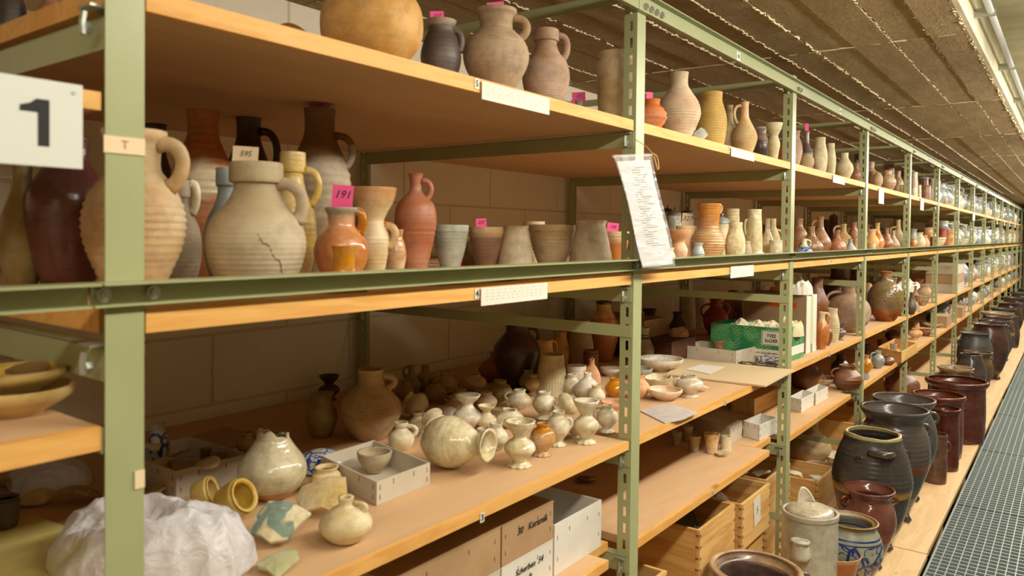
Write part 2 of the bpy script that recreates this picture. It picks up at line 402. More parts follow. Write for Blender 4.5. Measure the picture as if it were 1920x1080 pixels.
# front rail (channel) and top beam
def seg_rail(y0, y1):
    mb = MB(); mb.box(0, .036, 0, y1-y0, .0265, .029); mb.box(.0005, .003, 0, y1-y0, .0025, .0265); mb.box(0, .013, 0, y1-y0, .0, .0025)
    o = mb.build('front_rail', GREEN, rack); o.location = (0, y0, 1.2055)
for a, b in ((-1, .40), (.40, 1.70), (1.7, 4.34), (4.34, 6.94), (6.94, 9.54), (9.54, 12.14), (12.14, 14.74), (14.74, 20)): seg_rail(a, b-.003)
bm_ = MB(); bm_.tube([(.003, 0, 0), (.011, 0, 0)], .0085, 10); bm_.tube([(.011, 0, 0), (.0145, 0, 0)], .005, 8)
bolt_me = bm_.mesh('bolt', False); bolt_me.materials.append(GALV)
for u, v in ((197, 553), (290, 548)):
    p = on_x(u, v, .012); o = link('bolt', bolt_me, None, rack); o.location = (0, p.y, p.z)
for i in range(0, 8):
    for dy in ((-.05, -.02) if i in (0, 1, 3, 4) else (-.03, .0, .03, .06)):
        o = link('bolt', bolt_me, None, rack); o.location = (0, ypost(i)+dy, 1.219)
def seg_top(y0, y1):
    mb = MB(); mb.box(.011, .0135, 0, y1-y0, 0, .026); mb.box(.0, .011, 0, y1-y0, 0, .002); mb.box(.0, .002, 0, y1-y0, .002, .044); mb.box(0, .020, 0, y1-y0, .044, .0475)
    o = mb.build('top_beam', GREEN, rack); o.location = (0, y0, 1.857)
for a, b in ((-1, 1.70), (1.7, 4.34), (4.34, 6.94), (6.94, 9.54), (9.54, 12.14), (12.14, 14.74), (14.74, 20)): seg_top(a, b-.003)
for i in range(0, 8):
    for dy in ((-.03, .0, .03, .06) if i % 2 == 0 else (-.03, 0)):
        o = link('bolt', bolt_me, None, rack); o.location = (.0105, ypost(i)+dy, 1.870)
# text helper
def text(s, size, mat, parent, loc, rot, name='lettering', shear=0, align='CENTER', bold=0, sx=1):
    cu = bpy.data.curves.new(name, 'FONT'); cu.body = s; cu.size = size; cu.extrude = .0002; cu.shear = shear; cu.offset = bold
    cu.align_x = align; cu.align_y = 'CENTER'; cu.resolution_u = 2; cu.materials.append(mat)
    t = bpy.data.objects.new(name, cu); me = bpy.data.meshes.new_from_object(t); bpy.data.objects.remove(t)
    if len(me.materials) == 0: me.materials.append(mat)
    o = bpy.data.objects.new(name, me); COL.objects.link(o); o.parent = parent; o.location = loc; o.rotation_euler = rot; o.scale = (sx, 1, 1)
    return o
FACEX = (math.pi/2, 0, math.pi/2)       # text lying in a plane that faces the aisle
# ---------------------------------------------------------------- shelf boards
BAYN = ['end', 'first', 'second', 'third', 'fourth', 'fifth', 'sixth', 'seventh', 'eighth', 'ninth', 'tenth', 'eleventh', 'twelfth', 'thirteenth', 'fourteenth', 'fifteenth']
SHN = {5: 'top', 4: 'upper middle', 3: 'lower middle', 2: 'bottom'}
Z = {5: 1.584, 4: 1.199, 3: .770, 2: .498, 0: 0.0}
TH = .0245; THL = {5: .0258, 4: .029, 3: .0205, 2: .021}
def board(lv, i, x0=-1.03, x1=-.0035, y0=None, y1=None, lab=None, z=None, th=None):
    th = th or THL[lv]
    z = Z[lv] if z is None else z
    y0_ = y0; y0 = ypost(i-1)+.004 if y0 is None else y0; y1 = ypost(i)-PW-.006 if y1 is None else y1
    front = x1 > -.1
    mb = MB(); L = y1-y0; xe = x1-(.012 if front else 0)
    mb.box(x0, xe, 0, L, -th, 0); o = mb.build('shelf_board', PANEL); o.location = (0, y0, z)
    if front:
        mb = MB(); b = .0012; mb.box(xe+.0002, x1, 0, L, -th-.0004, .0004); e = mb.build('edge_strip', EDGE, o)
    if i == 0 and lv in (5, 4) and y0_ is None:
        mb = MB(); mb.box(-.985, -.040, -.0385, -.0002, -th, 0); mb.build('end_strip', EDGE, o)
    tag(o, lab or 'wooden board on the %s shelf of the %s bay' % (SHN[lv], BAYN[i+1]), 'shelf', 'wooden shelf boards')
    return o
BD = {}
for i in range(0, 15):
    for lv in (5, 4, 3): BD[lv, i] = board(lv, i)
    if i in (0, 1, 2):
        ye = {0: 1.615, 1: on_z(1447, 849, .49).y, 2: on_z(1592, 742, .49).y}[i]
        BD[2, i] = board(2, i, -.42, -.0035, None, ye, 'front board of the bottom shelf in the %s bay, short of the post' % BAYN[i+1])
        board(2, i, -1.03, -.424, None, None, 'rear board of the bottom shelf in the %s bay' % BAYN[i+1])
        board(2, i, -.422, -.06, ye+.004, ypost(i)-PW-.006, 'narrow infill board on the bottom shelf beside the post, %s bay' % BAYN[i+1])
    else: BD[2, i] = board(2, i)
# end bay, left of the nearest post: boards at other heights
EA = board(3, -1, -.95, -.0035, -.9, .414, 'thick board in the end bay carrying the yellow plates', 1.066, .027)
EB = board(5, -1, -.6, -.0035, -.9, .414, 'high board in the end bay behind the number sign', 1.452, .02)
EC = board(3, -1, -.95, -.0035, -.9, ypost(-1)-.042, 'low board in the end bay under the yellow pad', .770, .0205)
def numtag(bd, u, v, s, x=.0, h=.018, wd=.012):
    p = on_x(u, v, x); l = bd.location
    mb = MB(); mb.box(0, .0012, -wd/2, wd/2, -h/2, h/2); t = mb.build('number_tag', TAGW, bd); t.location = Vector((-.003, p.y, p.z))-l
    if s: text(s, .017, INK, t, (.0015, 0, 0), FACEX, 'numeral', 0, 'CENTER', .0004)
    return t
def strip(bd, y0, y1, z0, z1, name='label_strip', tilt=0):
    mb = MB(); mb.box(0, .0008, 0, y1-y0, z0-z1, 0); t = mb.build(name, PAPER, bd); t.location = Vector((.0005, y0, z1))-bd.location; t.rotation_euler = (tilt, 0, 0)
    return t
def rows(t, w, h, n, c):
    mb = MB()
    for r in range(n):
        y = w*.06
        while y < w*.92:
            L = random.uniform(.004, .012); mb.box(.0009, .001, y, min(y+L, w*.94), -h*(.15+.7*r/n)-.0012, -h*(.15+.7*r/n)); y += L+c
    o = mb.build('printed_rows', plain('faint_print', 'B8B4A6', .8), t); o['kind'] = 'stuff'
t = strip(BD[5, 0], 1.100, 1.325, 1.546, 1.580); rows(t, .22, .034, 5, .008)
numtag(BD[5, 0], 896, 157, '5')
t = strip(BD[4, 0], 1.104, 1.326, 1.158, 1.192); rows(t, .22, .034, 4, .008)
numtag(BD[4, 0], 896, 551, '4')
numtag(BD[3, 0], 906, 971, '3')
for (lv, i, u, v, s) in ((5, 1, 1369, 280, '5'), (4, 1, 1370, 508, '4'), (3, 1, 1361, 755, '3'), (2, 1, 1337, 925, '2'), (4, 2, 1560, 490, '4'), (3, 2, 1557, 665, '3'),
                         (2, 2, 1537, 783, '2'), (3, 3, 1662, 617, '3'), (2, 3, 1659, 711, '2'), (4, 3, 1668, 482, '4'), (3, 4, 1729, 585, '3'), (2, 4, 1722, 660, '2'), (5, 2, 1562, 332, '5'), (3, 5, 1776, 562, '3')):
    numtag(BD[lv, i], u, v, s)
def stripuv(bd, pts, **k):
    a = on_x(*pts[0], .001); b = on_x(*pts[1], .001); return strip(bd, a.y, b.y, b.z, a.z, **k)
t = stripuv(BD[5, 1], ((1371, 276), (1414, 303))); rows(t, .2, .03, 3, .01)
t = stripuv(BD[4, 1], ((1370, 500), (1413, 517))); rows(t, .2, .03, 3, .01)
stripuv(BD[5, 2], ((1562, 328), (1584, 347))); stripuv(BD[5, 3], ((1648, 353), (1657, 383))); stripuv(BD[5, 4], ((1726, 371), (1732, 395)))
stripuv(BD[5, 6], ((1824, 398), (1828, 414)))
for (i, u) in ((8, 1869), (9, 1883), (10, 1893), (11, 1903)):
    p = on_x(u, 410, 0); strip(BD[5, i], p.y, p.y+.12, 1.50, 1.575)
for i, s in ((1, '10'), (2, '10'), (3, '10'), (4, '10')):
    y = ypost(i-1)+.62; mb = MB(); mb.box(.0, .0015, -.016, .016, -.014, .014); t = mb.build('number_tag', TAGW, rack); t.location = (.0137, y, 1.871)
    text(s, .018, INK, t, (.0018, 0, 0), FACEX, 'numeral', 0, 'CENTER', .0004)
mb = MB(); mb.box(0, .0008, -.05, -.002, 0, .02); t = mb.build('tape_label', CREAMNOTE, rack); p = on_x(235, 273, .001); t.location = (.001, ypost(-1)+.002, p.z-.01)
text('T', .014, plain('faded_red_ink', 'B06050', .8), t, (.001, -.026, .01), FACEX, 'numeral')
mb = MB(); mb.box(0, .0008, -.012, 0, 0, .022); t = mb.build('tape_label', CREAMNOTE, rack); p = on_x(262, 900, .001); t.location = (.001, ypost(-1), p.z-.01)
# ---------------------------------------------------------------- number sign at the left end
t = empty('bay_sign', (.022, .3, 1.406)); tag(t, 'white square sign with a large black 1 at the rack end', 'sign')
mb = MB(); mb.box(0, .003, -.10, .0815, -.0455, .0455); s_ = mb.build('sign_plate', TAGW, t)
mb = MB(); yc = on_x(68, 232, .025).y-.3
pl = [(-.0155, .0105), (-.0155, .0165), (-.006, .0195), (.0, .0245), (.0125, .0245), (.0125, -.0245), (.0015, -.0245), (.0015, .0105), (-.006, .0105)]
mb.v = [(.0032, yc+a, b) for a, b in pl]+[(.0036, yc+a, b) for a, b in pl]; n = len(pl)
mb.f = [tuple(range(n, 2*n))]+[(i, (i+1) % n, n+(i+1) % n, n+i) for i in range(n)]; mb.mi = [0]*len(mb.f); mb.build('numeral', INK, s_)
mb = MB(); mb.tube([(.003, .072, .036), (.0045, .072, .036)], .002, 8); mb.build('screw', GALV, t)
mb = MB(); mb.box(-.021, 0, .05, .06, .035, .045); mb.build('bracket', GREEN, t)
# ---------------------------------------------------------------- pottery
KIND = {
 'jug': [(0, .5), (.04, .54), (.2, .83), (.42, 1), (.6, .9), (.74, .56), (.82, .42), (.93, .42), (1, .46)],
 'collarjug': [(0, .62), (.1, .78), (.24, .94), (.4, 1), (.56, .88), (.68, .6), (.78, .46), (.84, .455), (.855, .53), (.98, .53), (1, .5)],
 'tallneck': [(0, .5), (.1, .68), (.3, .95), (.42, 1), (.56, .88), (.7, .6), (.8, .42), (.92, .40), (1, .43)],
 'bellyjug': [(0, .48), (.12, .68), (.32, .95), (.48, 1), (.62, .86), (.72, .62), (.78, .5), (.9, .52), (.96, .62), (1, .62)],
 'bottle': [(0, .55), (.1, .76), (.28, 1), (.42, .93), (.58, .6), (.7, .36), (.82, .3), (.95, .3), (1, .36)],
 'amphora': [(0, .52), (.15, .68), (.4, .93), (.56, 1), (.7, .86), (.8, .4), (.86, .27), (.96, .30), (1, .36)],
 'funnel': [(0, .45), (.08, .5), (.25, .62), (.45, .74), (.6, .55), (.68, .5), (.85, .86), (.98, 1), (1, .98)],
 'funnelcup': [(0, .72), (.04, .7), (.1, .42), (.2, .62), (.38, 1), (.52, .85), (.62, .46), (.7, .46), (.88, .84), (1, .98)],
 'footcup': [(0, .68), (.05, .66), (.12, .42), (.2, .5), (.42, .95), (.6, 1), (.78, .8), (.86, .52), (.93, .5), (1, .56)],
 'flask': [(0, .5), (.1, .7), (.3, 1), (.45, .95), (.6, .55), (.68, .4), (.76, .42), (.9, .78), (1, .92)],
 'jar': [(0, .6), (.1, .75), (.35, .97), (.5, 1), (.7, .84), (.82, .66), (.9, .66), (1, .76)],
 'tanne': [(0, .75), (.1, .86), (.3, .97), (.45, 1), (.6, .93), (.75, .78), (.85, .68), (1, .70)],
 'cyljar': [(0, .8), (.1, .88), (.5, .97), (.85, 1), (.9, .86), (.96, .9), (1, .96)],
 'tankard': [(0, 1), (.03, 1), (.08, .95), (.5, .88), (.8, .78), (.9, .74), (1, .76)],
 'cone': [(0, 1), (.05, 1), (.1, .95), (.5, .8), (.9, .62), (1, .66)],
 'beaker': [(0, .55), (.04, .6), (.3, .68), (.7, .84), (1, 1)],
 'bowl': [(0, .5), (.1, .56), (.5, .84), (.84, .97), (.86, 1.0), (1, 1)],
 'dish': [(0, .45), (.1, .5), (.5, .85), (.75, .97), (1, 1)],
 'plate': [(0, .45), (.12, .48), (.5, .75), (.85, .97), (1, 1)],
 'ball': [(0, .35), (.08, .6), (.28, .92), (.5, 1), (.72, .92), (.9, .6), (1, .3)],
 'dome': [(0, 1), (.15, 1), (.45, .93), (.75, .7), (.93, .36), (1, .1)],
 'squat': [(0, .5), (.1, .7), (.35, 1), (.55, .97), (.75, .66), (.85, .5), (1, .56)],
 'neck': [(0, 1), (.15, .8), (.4, .5), (.6, .44), (.85, .46), (1, .56)],
 'sack': [(0, .45), (.08, .7), (.3, 1), (.5, .95), (.7, .6), (.8, .32), (.9, .28), (1, .3)],
 'bigcrock': [(0, .52), (.06, .54), (.2, .74), (.45, .97), (.6, 1), (.78, .92), (.92, .76), (.965, .76), (.985, .86), (1, .86)],
 'olla': [(0, .45), (.08, .5), (.25, .72), (.5, .97), (.64, 1), (.78, .92), (.86, .8), (.9, .8), (.97, .94), (1, .95)],
 'brokencrock': [(0, .52), (.06, .54), (.2, .76), (.5, .98), (.62, 1), (.8, .88), (.92, .74), (1, .7)],
 'cylcrock': [(0, .86), (.05, .9), (.4, .93), (.86, .9), (.9, .93), (.95, 1), (.985, 1), (1, .97)],
 'straight': [(0, .95), (.04, 1), (.45, 1), (.9, .97), (.95, 1), (1, 1)],
 'vaso': [(0, .6), (.1, .74), (.3, 1), (.45, .97), (.65, .66), (.8, .52), (.95, .6), (1, .66)],
 'lying': [(0, .3), (.06, .5), (.2, .84), (.38, 1), (.55, .92), (.72, .6), (.8, .42), (.87, .42), (.94, .58), (1, .66)],
 'brokenjug': [(0, .42), (.05, .58), (.2, .9), (.36, 1), (.52, .93), (.7, .66), (.84, .47), (1, .46)],
 'medjug': [(0, .48), (.06, .6), (.22, .9), (.42, 1), (.6, .93), (.74, .66), (.82, .36), (.95, .30), (1, .34)],
 'shoulder': [(0, .52), (.1, .66), (.3, .88), (.5, 1), (.64, .95), (.78, .64), (.85, .5), (.93, .48), (1, .52)],
 'longneck': [(0, .55), (.06, .58), (.2, .84), (.34, 1), (.46, .92), (.56, .68), (.62, .6), (.8, .64), (.97, .70), (1, .70)],
 'onion': [(0, .4), (.06, .62), (.2, .93), (.34, 1), (.5, .84), (.66, .45), (.74, .3), (.9, .28), (1, .34)],
}
def cr(pts, N):
    """Catmull-Rom through profile points"""
    P = [pts[0]]+list(pts)+[pts[-1]]; out = []
    M = len(pts)-1
    for k in range(N+1):
        t = k/N*M; i = min(int(t), M-1); f = t-i
        a, b, c, d = P[i], P[i+1], P[i+2], P[i+3]
        q = []
        for j in (0, 1):
            mm1 = (c[j]-a[j])/2; mm2 = (d[j]-b[j])/2
            q.append((2*f**3-3*f*f+1)*b[j]+(f**3-2*f*f+f)*mm1+(-2*f**3+3*f*f)*c[j]+(f**3-f*f)*mm2)
        out.append((min(max(q[0], 0), 1), max(q[1], .02)))
    return out
def prof_r(kind, z):
    p = KIND[kind]
    for a, b in zip(p[:-1], p[1:]):
        if z <= b[0]: return a[1]+(b[1]-a[1])*(z-a[0])/max(b[0]-a[0], 1e-6)
    return p[-1][1]
def pot_mesh(kind, R, H, seg=30, N=26, rib=0, ribn=14, ribz=(.1, .6), th=None, jag=0, jz=.7, ruf=0, flute=0, wob=.012, sd=0, wavy=0, dent=0):
    if rib: N = max(N, int(ribn*4.5))
    pr = cr(KIND[kind], N); th = th or min(.006, R*.14)
    rnd = random.Random(sd); ph = [rnd.uniform(0, 6.28) for _ in range(8)]
    v = []; f = []
    rings = [(z, r, 0) for z, r in pr]
    zmin = th*1.3/H
    inner = [(z, r, 1) for z, r in reversed(pr) if z > zmin]
    rings += inner
    for (z, r, inn) in rings:
        for k in range(seg):
            a = 2*math.pi*k/seg
            rr = r*R
            if rib and ribz[0] < z < ribz[1] and not inn:
                e = min(1, (z-ribz[0])/.06, (ribz[1]-z)/.06); rr *= 1+rib*1.3*e*math.sin(z*ribn*6.28)
            if inn: rr = max(rr-th, .002)
            if wob: rr *= 1+wob*(math.sin(a*2+ph[0]+z*2)+.6*math.sin(a*3+ph[1]+z*3))
            if ruf and z < .08: rr *= 1+ruf*math.sin(a*9+ph[2])
            if flute and .05 < z < .93 and not inn: rr *= 1+flute*(abs(math.sin(a*16))-.5)
            if wavy and z > .93: rr *= 1+wavy*math.sin(a*11+ph[3])
            zz = z
            if jag and z > jz:
                J = (.5+.5*math.sin(a+ph[4]))*.5+(.5+.5*math.sin(a*3+ph[5]))*.3+(.5+.5*math.sin(a*7+ph[6]))*.2
                zz = jz+(z-jz)*(1-jag*J)
                rj = prof_r(kind, zz)*R
                rr = rr*(rj/max(r*R, 1e-5)) if not inn else max(rj-th, .002)
            x, y = rr*math.cos(a), rr*math.sin(a)
            if dent: x += dent*z*R
            v.append((x, y, zz*H))
    nr = len(rings)
    for i in range(nr-1):
        for k in range(seg):
            k2 = (k+1) % seg; f.append((i*seg+k, i*seg+k2, (i+1)*seg+k2, (i+1)*seg+k))
    f.append(tuple(reversed(range(seg)))); f.append(tuple((nr-1)*seg+k for k in range(seg)))
    me = bpy.data.meshes.new('body'); me.from_pydata(v, [], f); me.update()
    me.polygons.foreach_set('use_smooth', [True]*len(me.polygons))
    return me
def az(d):
    if d == 'R': return RT.normalized()
    if d == 'L': return -RT.normalized()
    if d == 'F': a = -Vector((FW.x, FW.y, 0)).normalized(); return a
    a = math.radians(d); return Vector((math.cos(a), math.sin(a), 0))
def handle_mesh(kind, R, H, d, z0, z1, out, r, lug=False, flat=.75):
    a = az(d); a = Vector((a.x, a.y, 0)).normalized()
    mb = MB()
    if lug:     # horizontal lug along the rim
        b = Vector((-a.y, a.x, 0)); rr = prof_r(kind, z0)*R
        c = a*(rr*.93); w_ = R*out
        pts = []
        for k in range(9):
            t = -1+k/4; pts.append(c+b*w_*t+a*(r*2.6*(1-t*t)+ (1-abs(t))*R*.04)+Vector((0, 0, z0*H+R*.05*(1-t*t)))-a*(R*(1-math.sqrt(max(0, 1-(out*t)**2)))))
        mb.tube(pts, [r*.9]+[r]*7+[r*.9], 8)
    else:
        r0 = prof_r(kind, z0)*R*.94; r1 = prof_r(kind, z1)*R*.94
        p0 = a*r0+Vector((0, 0, z0*H)); p3 = a*r1+Vector((0, 0, z1*H))
        q = max(r0, r1)+out*R; up = Vector((0, 0, 1))
        p1 = a*(q*1.1)+up*(z0*H+.12*abs(z0-z1)*H); p2 = a*(q*1.12)+up*(z1*H+.25*abs(z0-z1)*H)
        pts = [p0*(1-t)**3+p1*3*t*(1-t)**2+p2*3*t*t*(1-t)+p3*t**3 for t in [k/12 for k in range(13)]]
        mb.tube(pts, [r*1.25]+[r]*11+[r*1.3], 8, flat)
    return mb.mesh('handle', True)
CAT = {'jug': 'jug', 'jar': 'jar', 'bottle': 'bottle', 'vase': 'vase', 'bowl': 'bowl', 'cup': 'cup', 'plate': 'plate', 'crock': 'crock', 'tankard': 'tankard', 'pot': 'pot', 'neck_fragment': 'fragment', 'beaker': 'cup', 'dish': 'dish', 'pitcher': 'jug'}
SEED = [0]
OCC = []
def pot(name, kind, u, vt, w, lv, desc, mat, b=None, x=None, h=None, hs=(), note=None, group=None, where=None, lie=None, rc=None, seg=30, z=None, feet=0, lid=None, hm=None, pos=None, R=None, H=None, lift=0, **kw):
    SEED[0] += 1
    zb = (Z[lv] if z is None else z)+.0006+lift
    if pos is not None: c = Vector((pos[0], pos[1], zb))
    else:
        if b is not None:
            p = on_z(u, b, zb); c = p.copy()
        else:
            p = col_at(u, zb, x); c = Vector((p.x, p.y, zb))
        for _ in range(3):
            d = depth(c); cs = math.cos(math.atan((u-PX)/F)); R = w*d*cs/(2*F)
            rf = KIND[kind][0][1]*R
            if b is not None:
                away = Vector((p.x-CX, p.y, 0)).normalized(); c = Vector((p.x, p.y, zb))+away*rf*.96
        d = depth(c)
        if h is None:
            rr = KIND[kind][-1][1]*R if zb < CZ-.05 and lie is None else 0
            dd = d+rr*.9; rv = ray(u, vt); zt = CAM.z+rv.z*dd
            H = zt-zb
        else: H = h
        H = max(H, .012)
    OCC.append((zb, c.x, c.y, R))
    me = pot_mesh(kind, R, H, seg=seg, sd=SEED[0], **kw)
    o = link(name, me, mat); o.location = c
    lb = desc+(' '+where if where else '')
    tag(o, lb, CAT.get(name, name.replace('_', ' ')), group)
    for hd in hs:
        dd, z0, z1, out, r = hd[:5]
        hmme = handle_mesh(kind, R, H, dd, z0, z1, out, r, lug=(len(hd) > 5))
        link('handle', hmme, hm or mat, o)
    if feet:
        for k in range(feet):
            a = math.radians(-60+360/feet*k+25); rf = KIND[kind][1][1]*R
            mb = MB(); s = R*.16
            mb.tube([(math.cos(a)*rf*.8, math.sin(a)*rf*.8, s*1.2), (math.cos(a)*rf*1.05, math.sin(a)*rf*1.05, s*.9), (math.cos(a)*rf*1.35, math.sin(a)*rf*1.35, s*.45)], [s*.6, s*.75, s*.42], 8)
            mb.build('foot', mat, o, True)
    if lid:
        lm = pot_mesh('dome', KIND[kind][-1][1]*R*1.03, lid[0]*H, 24, 10, wob=0); l = link('lid', lm, lid[1], o); l.location = (0, 0, H*.995)
        mb = MB(); k0 = lid[0]*H; s = R*.12; mb.tube([(0, 0, H+k0*.9), (0, 0, H+k0+s), (0, 0, H+k0+s*2), (0, 0, H+k0+s*2.8)], [s*.5, s*.6, s*1.1, s*.3], 8); mb.build('lid_knob', lid[1], l and o, True)
    if lie is not None:
        a = math.radians(lie[0]); rmax = R
        o.rotation_euler = (Matrix.Rotation(a, 3, 'Z') @ Matrix.Rotation(math.radians(lie[1]), 3, 'Y')).to_euler()
        ax = Vector((math.cos(a), math.sin(a), 0))*math.sin(math.radians(lie[1]))
        o.location = c - ax*H*.5 + Vector((0, 0, R*lie[2] if len(lie) > 2 else R))
    if note:
        nk, nw, nh, s = note[:4]; dx = note[4] if len(note) > 4 else 0
        dist = depth(c); W_ = nw*dist/F; Hh = nh*dist/F
        t = empty('paper_note', (c.x+RT.x*dx*R, c.y+RT.y*dx*R, zb+H-.008), 0)
        fa = math.atan2(RT.y, RT.x); t.rotation_euler = (0, random.uniform(-.12, .12), fa+random.uniform(-.15, .15))
        mb = MB(); mb.box(-W_/2, W_/2, -.0004, .0004, 0, Hh+.008); sh = mb.build('sheet', PINK if nk == 'pink' else CREAMNOTE, t)
        if s: text(s, Hh*.5, INK, t, (0, -.0008, Hh*.62+.006), (math.pi/2, 0, 0), 'handwriting', .3)
        tag(t, '%s paper note in the %s' % (nk, ' '.join(desc.split()[:11])), 'note', 'paper notes in the pots')
    o['_'] = 0; del o['_']
    return o
B = dict
M = dict(
 buff=potmat('CDB58F', 'B89C76', .7, 2.5), grey=potmat('B7A68C', 'A08D74', .7, 2.2), pinkgrey=potmat('B89A80', '9C7F69', .7, 2.5),
 greige=potmat('C3B294', 'AD9B7E', .7, 2.0), pale=potmat('D9CBA6', 'C7B68C', .65, 2.2), cream=potmat('E6DAB8', 'D3C299', .45, 3),
 white=potmat('E8E2D0', 'D4C8AC', .35, 3), gloss=potmat('E4DABC', 'CDBB8C', .16, 4, spk=.05, relief=26), ivory=potmat('E5DCC4', 'CDBD98', .4, 5, relief=40),
 yellow=potmat('D9BE78', 'CBAA5E', .35, 2), amber=potmat('CC8A28', 'B87420', .18, 4), orange=potmat('CC8650', 'B26A3A', .3, 2.5, (.72, 'D9B88A', .12)),
 flame=potmat('DCC8A4', 'C68850', .22, 3.2), tera=potmat('B87A58', '9E6044', .6, 2), coral=potmat('DC946E', 'C87E58', .65, 2.5),
 peach=potmat('E2B48C', 'D6A076', .6, 2), red=potmat('B04A22', '93381A', .5, 2), tanor=potmat('E2B780', 'CFA066', .6, 2.0, spk=.02),
 dark=potmat('5A4A40', '43362F', .5, 3), darkbrown=potmat('4A2A1C', '36201A', .35, 3), maroon=potmat('7A4438', '66352E', .22, 1.5, zone=(.62, '5A3430', .04)),
 purple=potmat('7E6862', '665250', .35, 3), stone=potmat('B9B9A8', 'A2A593', .4, 3), bluegrey=potmat('A9AFA6', '8F9A96', .4, 3),
 brown=potmat('8A5C3C', '6E4630', .4, 3), tiger=potmat('A67C58', '8A5E40', .4, 6, spk=.25), speck=potmat('BFA585', '9E8063', .5, 8, spk=.2),
 greyor=potmat('C2AE8C', 'B79468', .6, 1.6, spk=.05), shard=potmat('DAC79A', 'CBB380', .3, 3), olive=potmat('A8935F', '8B7648', .4, 3),
 blue=potmat('D5D3C4', 'C0BEAE', .3, 3, blue=('2F4A8C', 22, .12, .8)), bluedeep=potmat('C7C9C0', 'B4B7AE', .25, 3, blue=('27418A', 34, .05, .95)),
 green=potmat('3E8A3E', '2C6E30', .2, 3), crock=potmat('4E4640', '3B3532', .3, 3), redcrock=potmat('5E2E24', '4A221C', .22, 2), rimwood=potmat('D8D0B8', 'C8BFA4', .5, 3))
T = 'on the top shelf'
# ======== top shelf, first bay
k5 = 'pots on the top shelf'
pot('pot', 'ball', 22, 0, 60, 5, 'dark brown pot at the far left of the top shelf', M['dark'], x=-.55, h=.12)
pot('pot', 'ball', 98, -8, 66, 5, 'reddish clay pot second from the left on the top shelf', M['tera'], x=-.5, h=.10)
pot('bowl', 'dome', 542, 12, 118, 5, 'pinkish clay bowl turned upside down beside the big yellow pot', potmat('D9A27C', 'C98E66', .7, 2), x=-.25, h=.085)
pot('pot', 'ball', 698, 0, 197, 5, 'large squat yellow clay pot lying at the shelf edge', M['tanor'], x=-.125, wob=.02, h=.165, seg=40)
pot('jug', [0] and 'jar', 826, 40, 76, 5, 'dark grey jug with pale rim on the top shelf', potmat('5E5048', '453A36', .5, 2.5, zone=(.9, 'A08C74', .02)), x=-.13, hs=[('R', .85, .55, .08, .007)], note=('pink', 26, 18, '117', -.2))
pot('jug', 'bellyjug', 929, 20, 122, 5, 'mottled ribbed jug with flared rim and loop handle on top shelf', potmat('BDA080', '9A7E64', .7, 2.4, zone=(.12, 'A98F70', .1), spk=.12), x=-.075, rib=.012, ribn=22, ribz=(.5, .8), hs=[('R', .9, .66, .22, .0085)], note=('pink', 32, 15, '119'), seg=40)
pot('jug', 'collarjug', 1023, 57, 90, 5, 'brownish grey jug with tall neck right of the mottled jug', M['pinkgrey'], x=-.07, rib=.006, ribn=30, ribz=(.05, .9), hs=[('R', .92, .62, .16, .0075)], seg=36)
pot('jug', 'bottle', 1085, 164, 42, 5, 'tiny grey jug with a pink note on top shelf', M['stone'], x=-.2, h=.075, note=('pink', 25, 16, '31'))
pot('cup', 'beaker', 1109, 168, 24, 5, 'small yellowish mottled cup behind the tiny grey jug', M['speck'], x=-.26, h=.075)
pot('jar', 'cyljar', 1156, 101, 78, 5, 'tall buff cylinder jar with dark smear beside the post', potmat('CDB690', 'BBA27A', .7, 2), x=-.09, rib=.008, ribn=26, ribz=(.05, .8))
mb = MB()
# ======== top shelf, second bay
pot('pot', 'squat', 1222, 187, 56, 5, 'orange ribbed money pot with a slot', M['coral'], x=-.045, rib=.03, ribn=6, ribz=(.1, .9), note=('pink', 12, 14, '', -.2))
pot('pot', 'ball', 1230, 153, 46, 5, 'brown lidded pot behind the orange money pot', M['brown'], x=-.4, h=.13)
pot('jug', 'tallneck', 1272, 137, 82, 5, 'tall pale jug with wide neck, largest in the second bay', potmat('CDBB9A', 'C9A684', .7, 1.6), x=-.075, rib=.01, ribn=24, ribz=(.05, .98), seg=36)
pot('jar', 'tanne', 1333, 174, 58, 5, 'tan ribbed jar right of the tall pale jug', potmat('D3B982', 'C6A06A', .6, 1.6), x=-.07, rib=.012, ribn=22, ribz=(.05, .98))
pot('bottle', 'bottle', 1367, 198, 36, 5, 'pale narrow-necked flask behind the orange-necked flask', M['pale'], x=-.12)
pot('bottle', 'bottle', 1395, 192, 49, 5, 'tan flask with orange neck and side handle', potmat('D2B88C', 'C4A87C', .65, 2, zone=(.6, 'D9AE78', .1)), x=-.06, rib=.012, ribn=24, ribz=(.05, .5), hs=[('L', .93, .6, .35, .0055)])
pot('jar', 'jar', 1425, 239, 32, 5, 'dark banded brown jar on the top shelf', potmat('5C4840', '4A3834', .3, 2, zone=(.65, 'A08878', .05)), x=-.12)
pot('vase', 'funnel', 1450, 231, 33, 5, 'slim greenish buff vase beside the second post', M['pale'], x=-.045)
pot('jar', 'tanne', 1468, 252, 30, 5, 'brown jar half hidden behind the second post', M['tera'], x=-.2, h=.13)
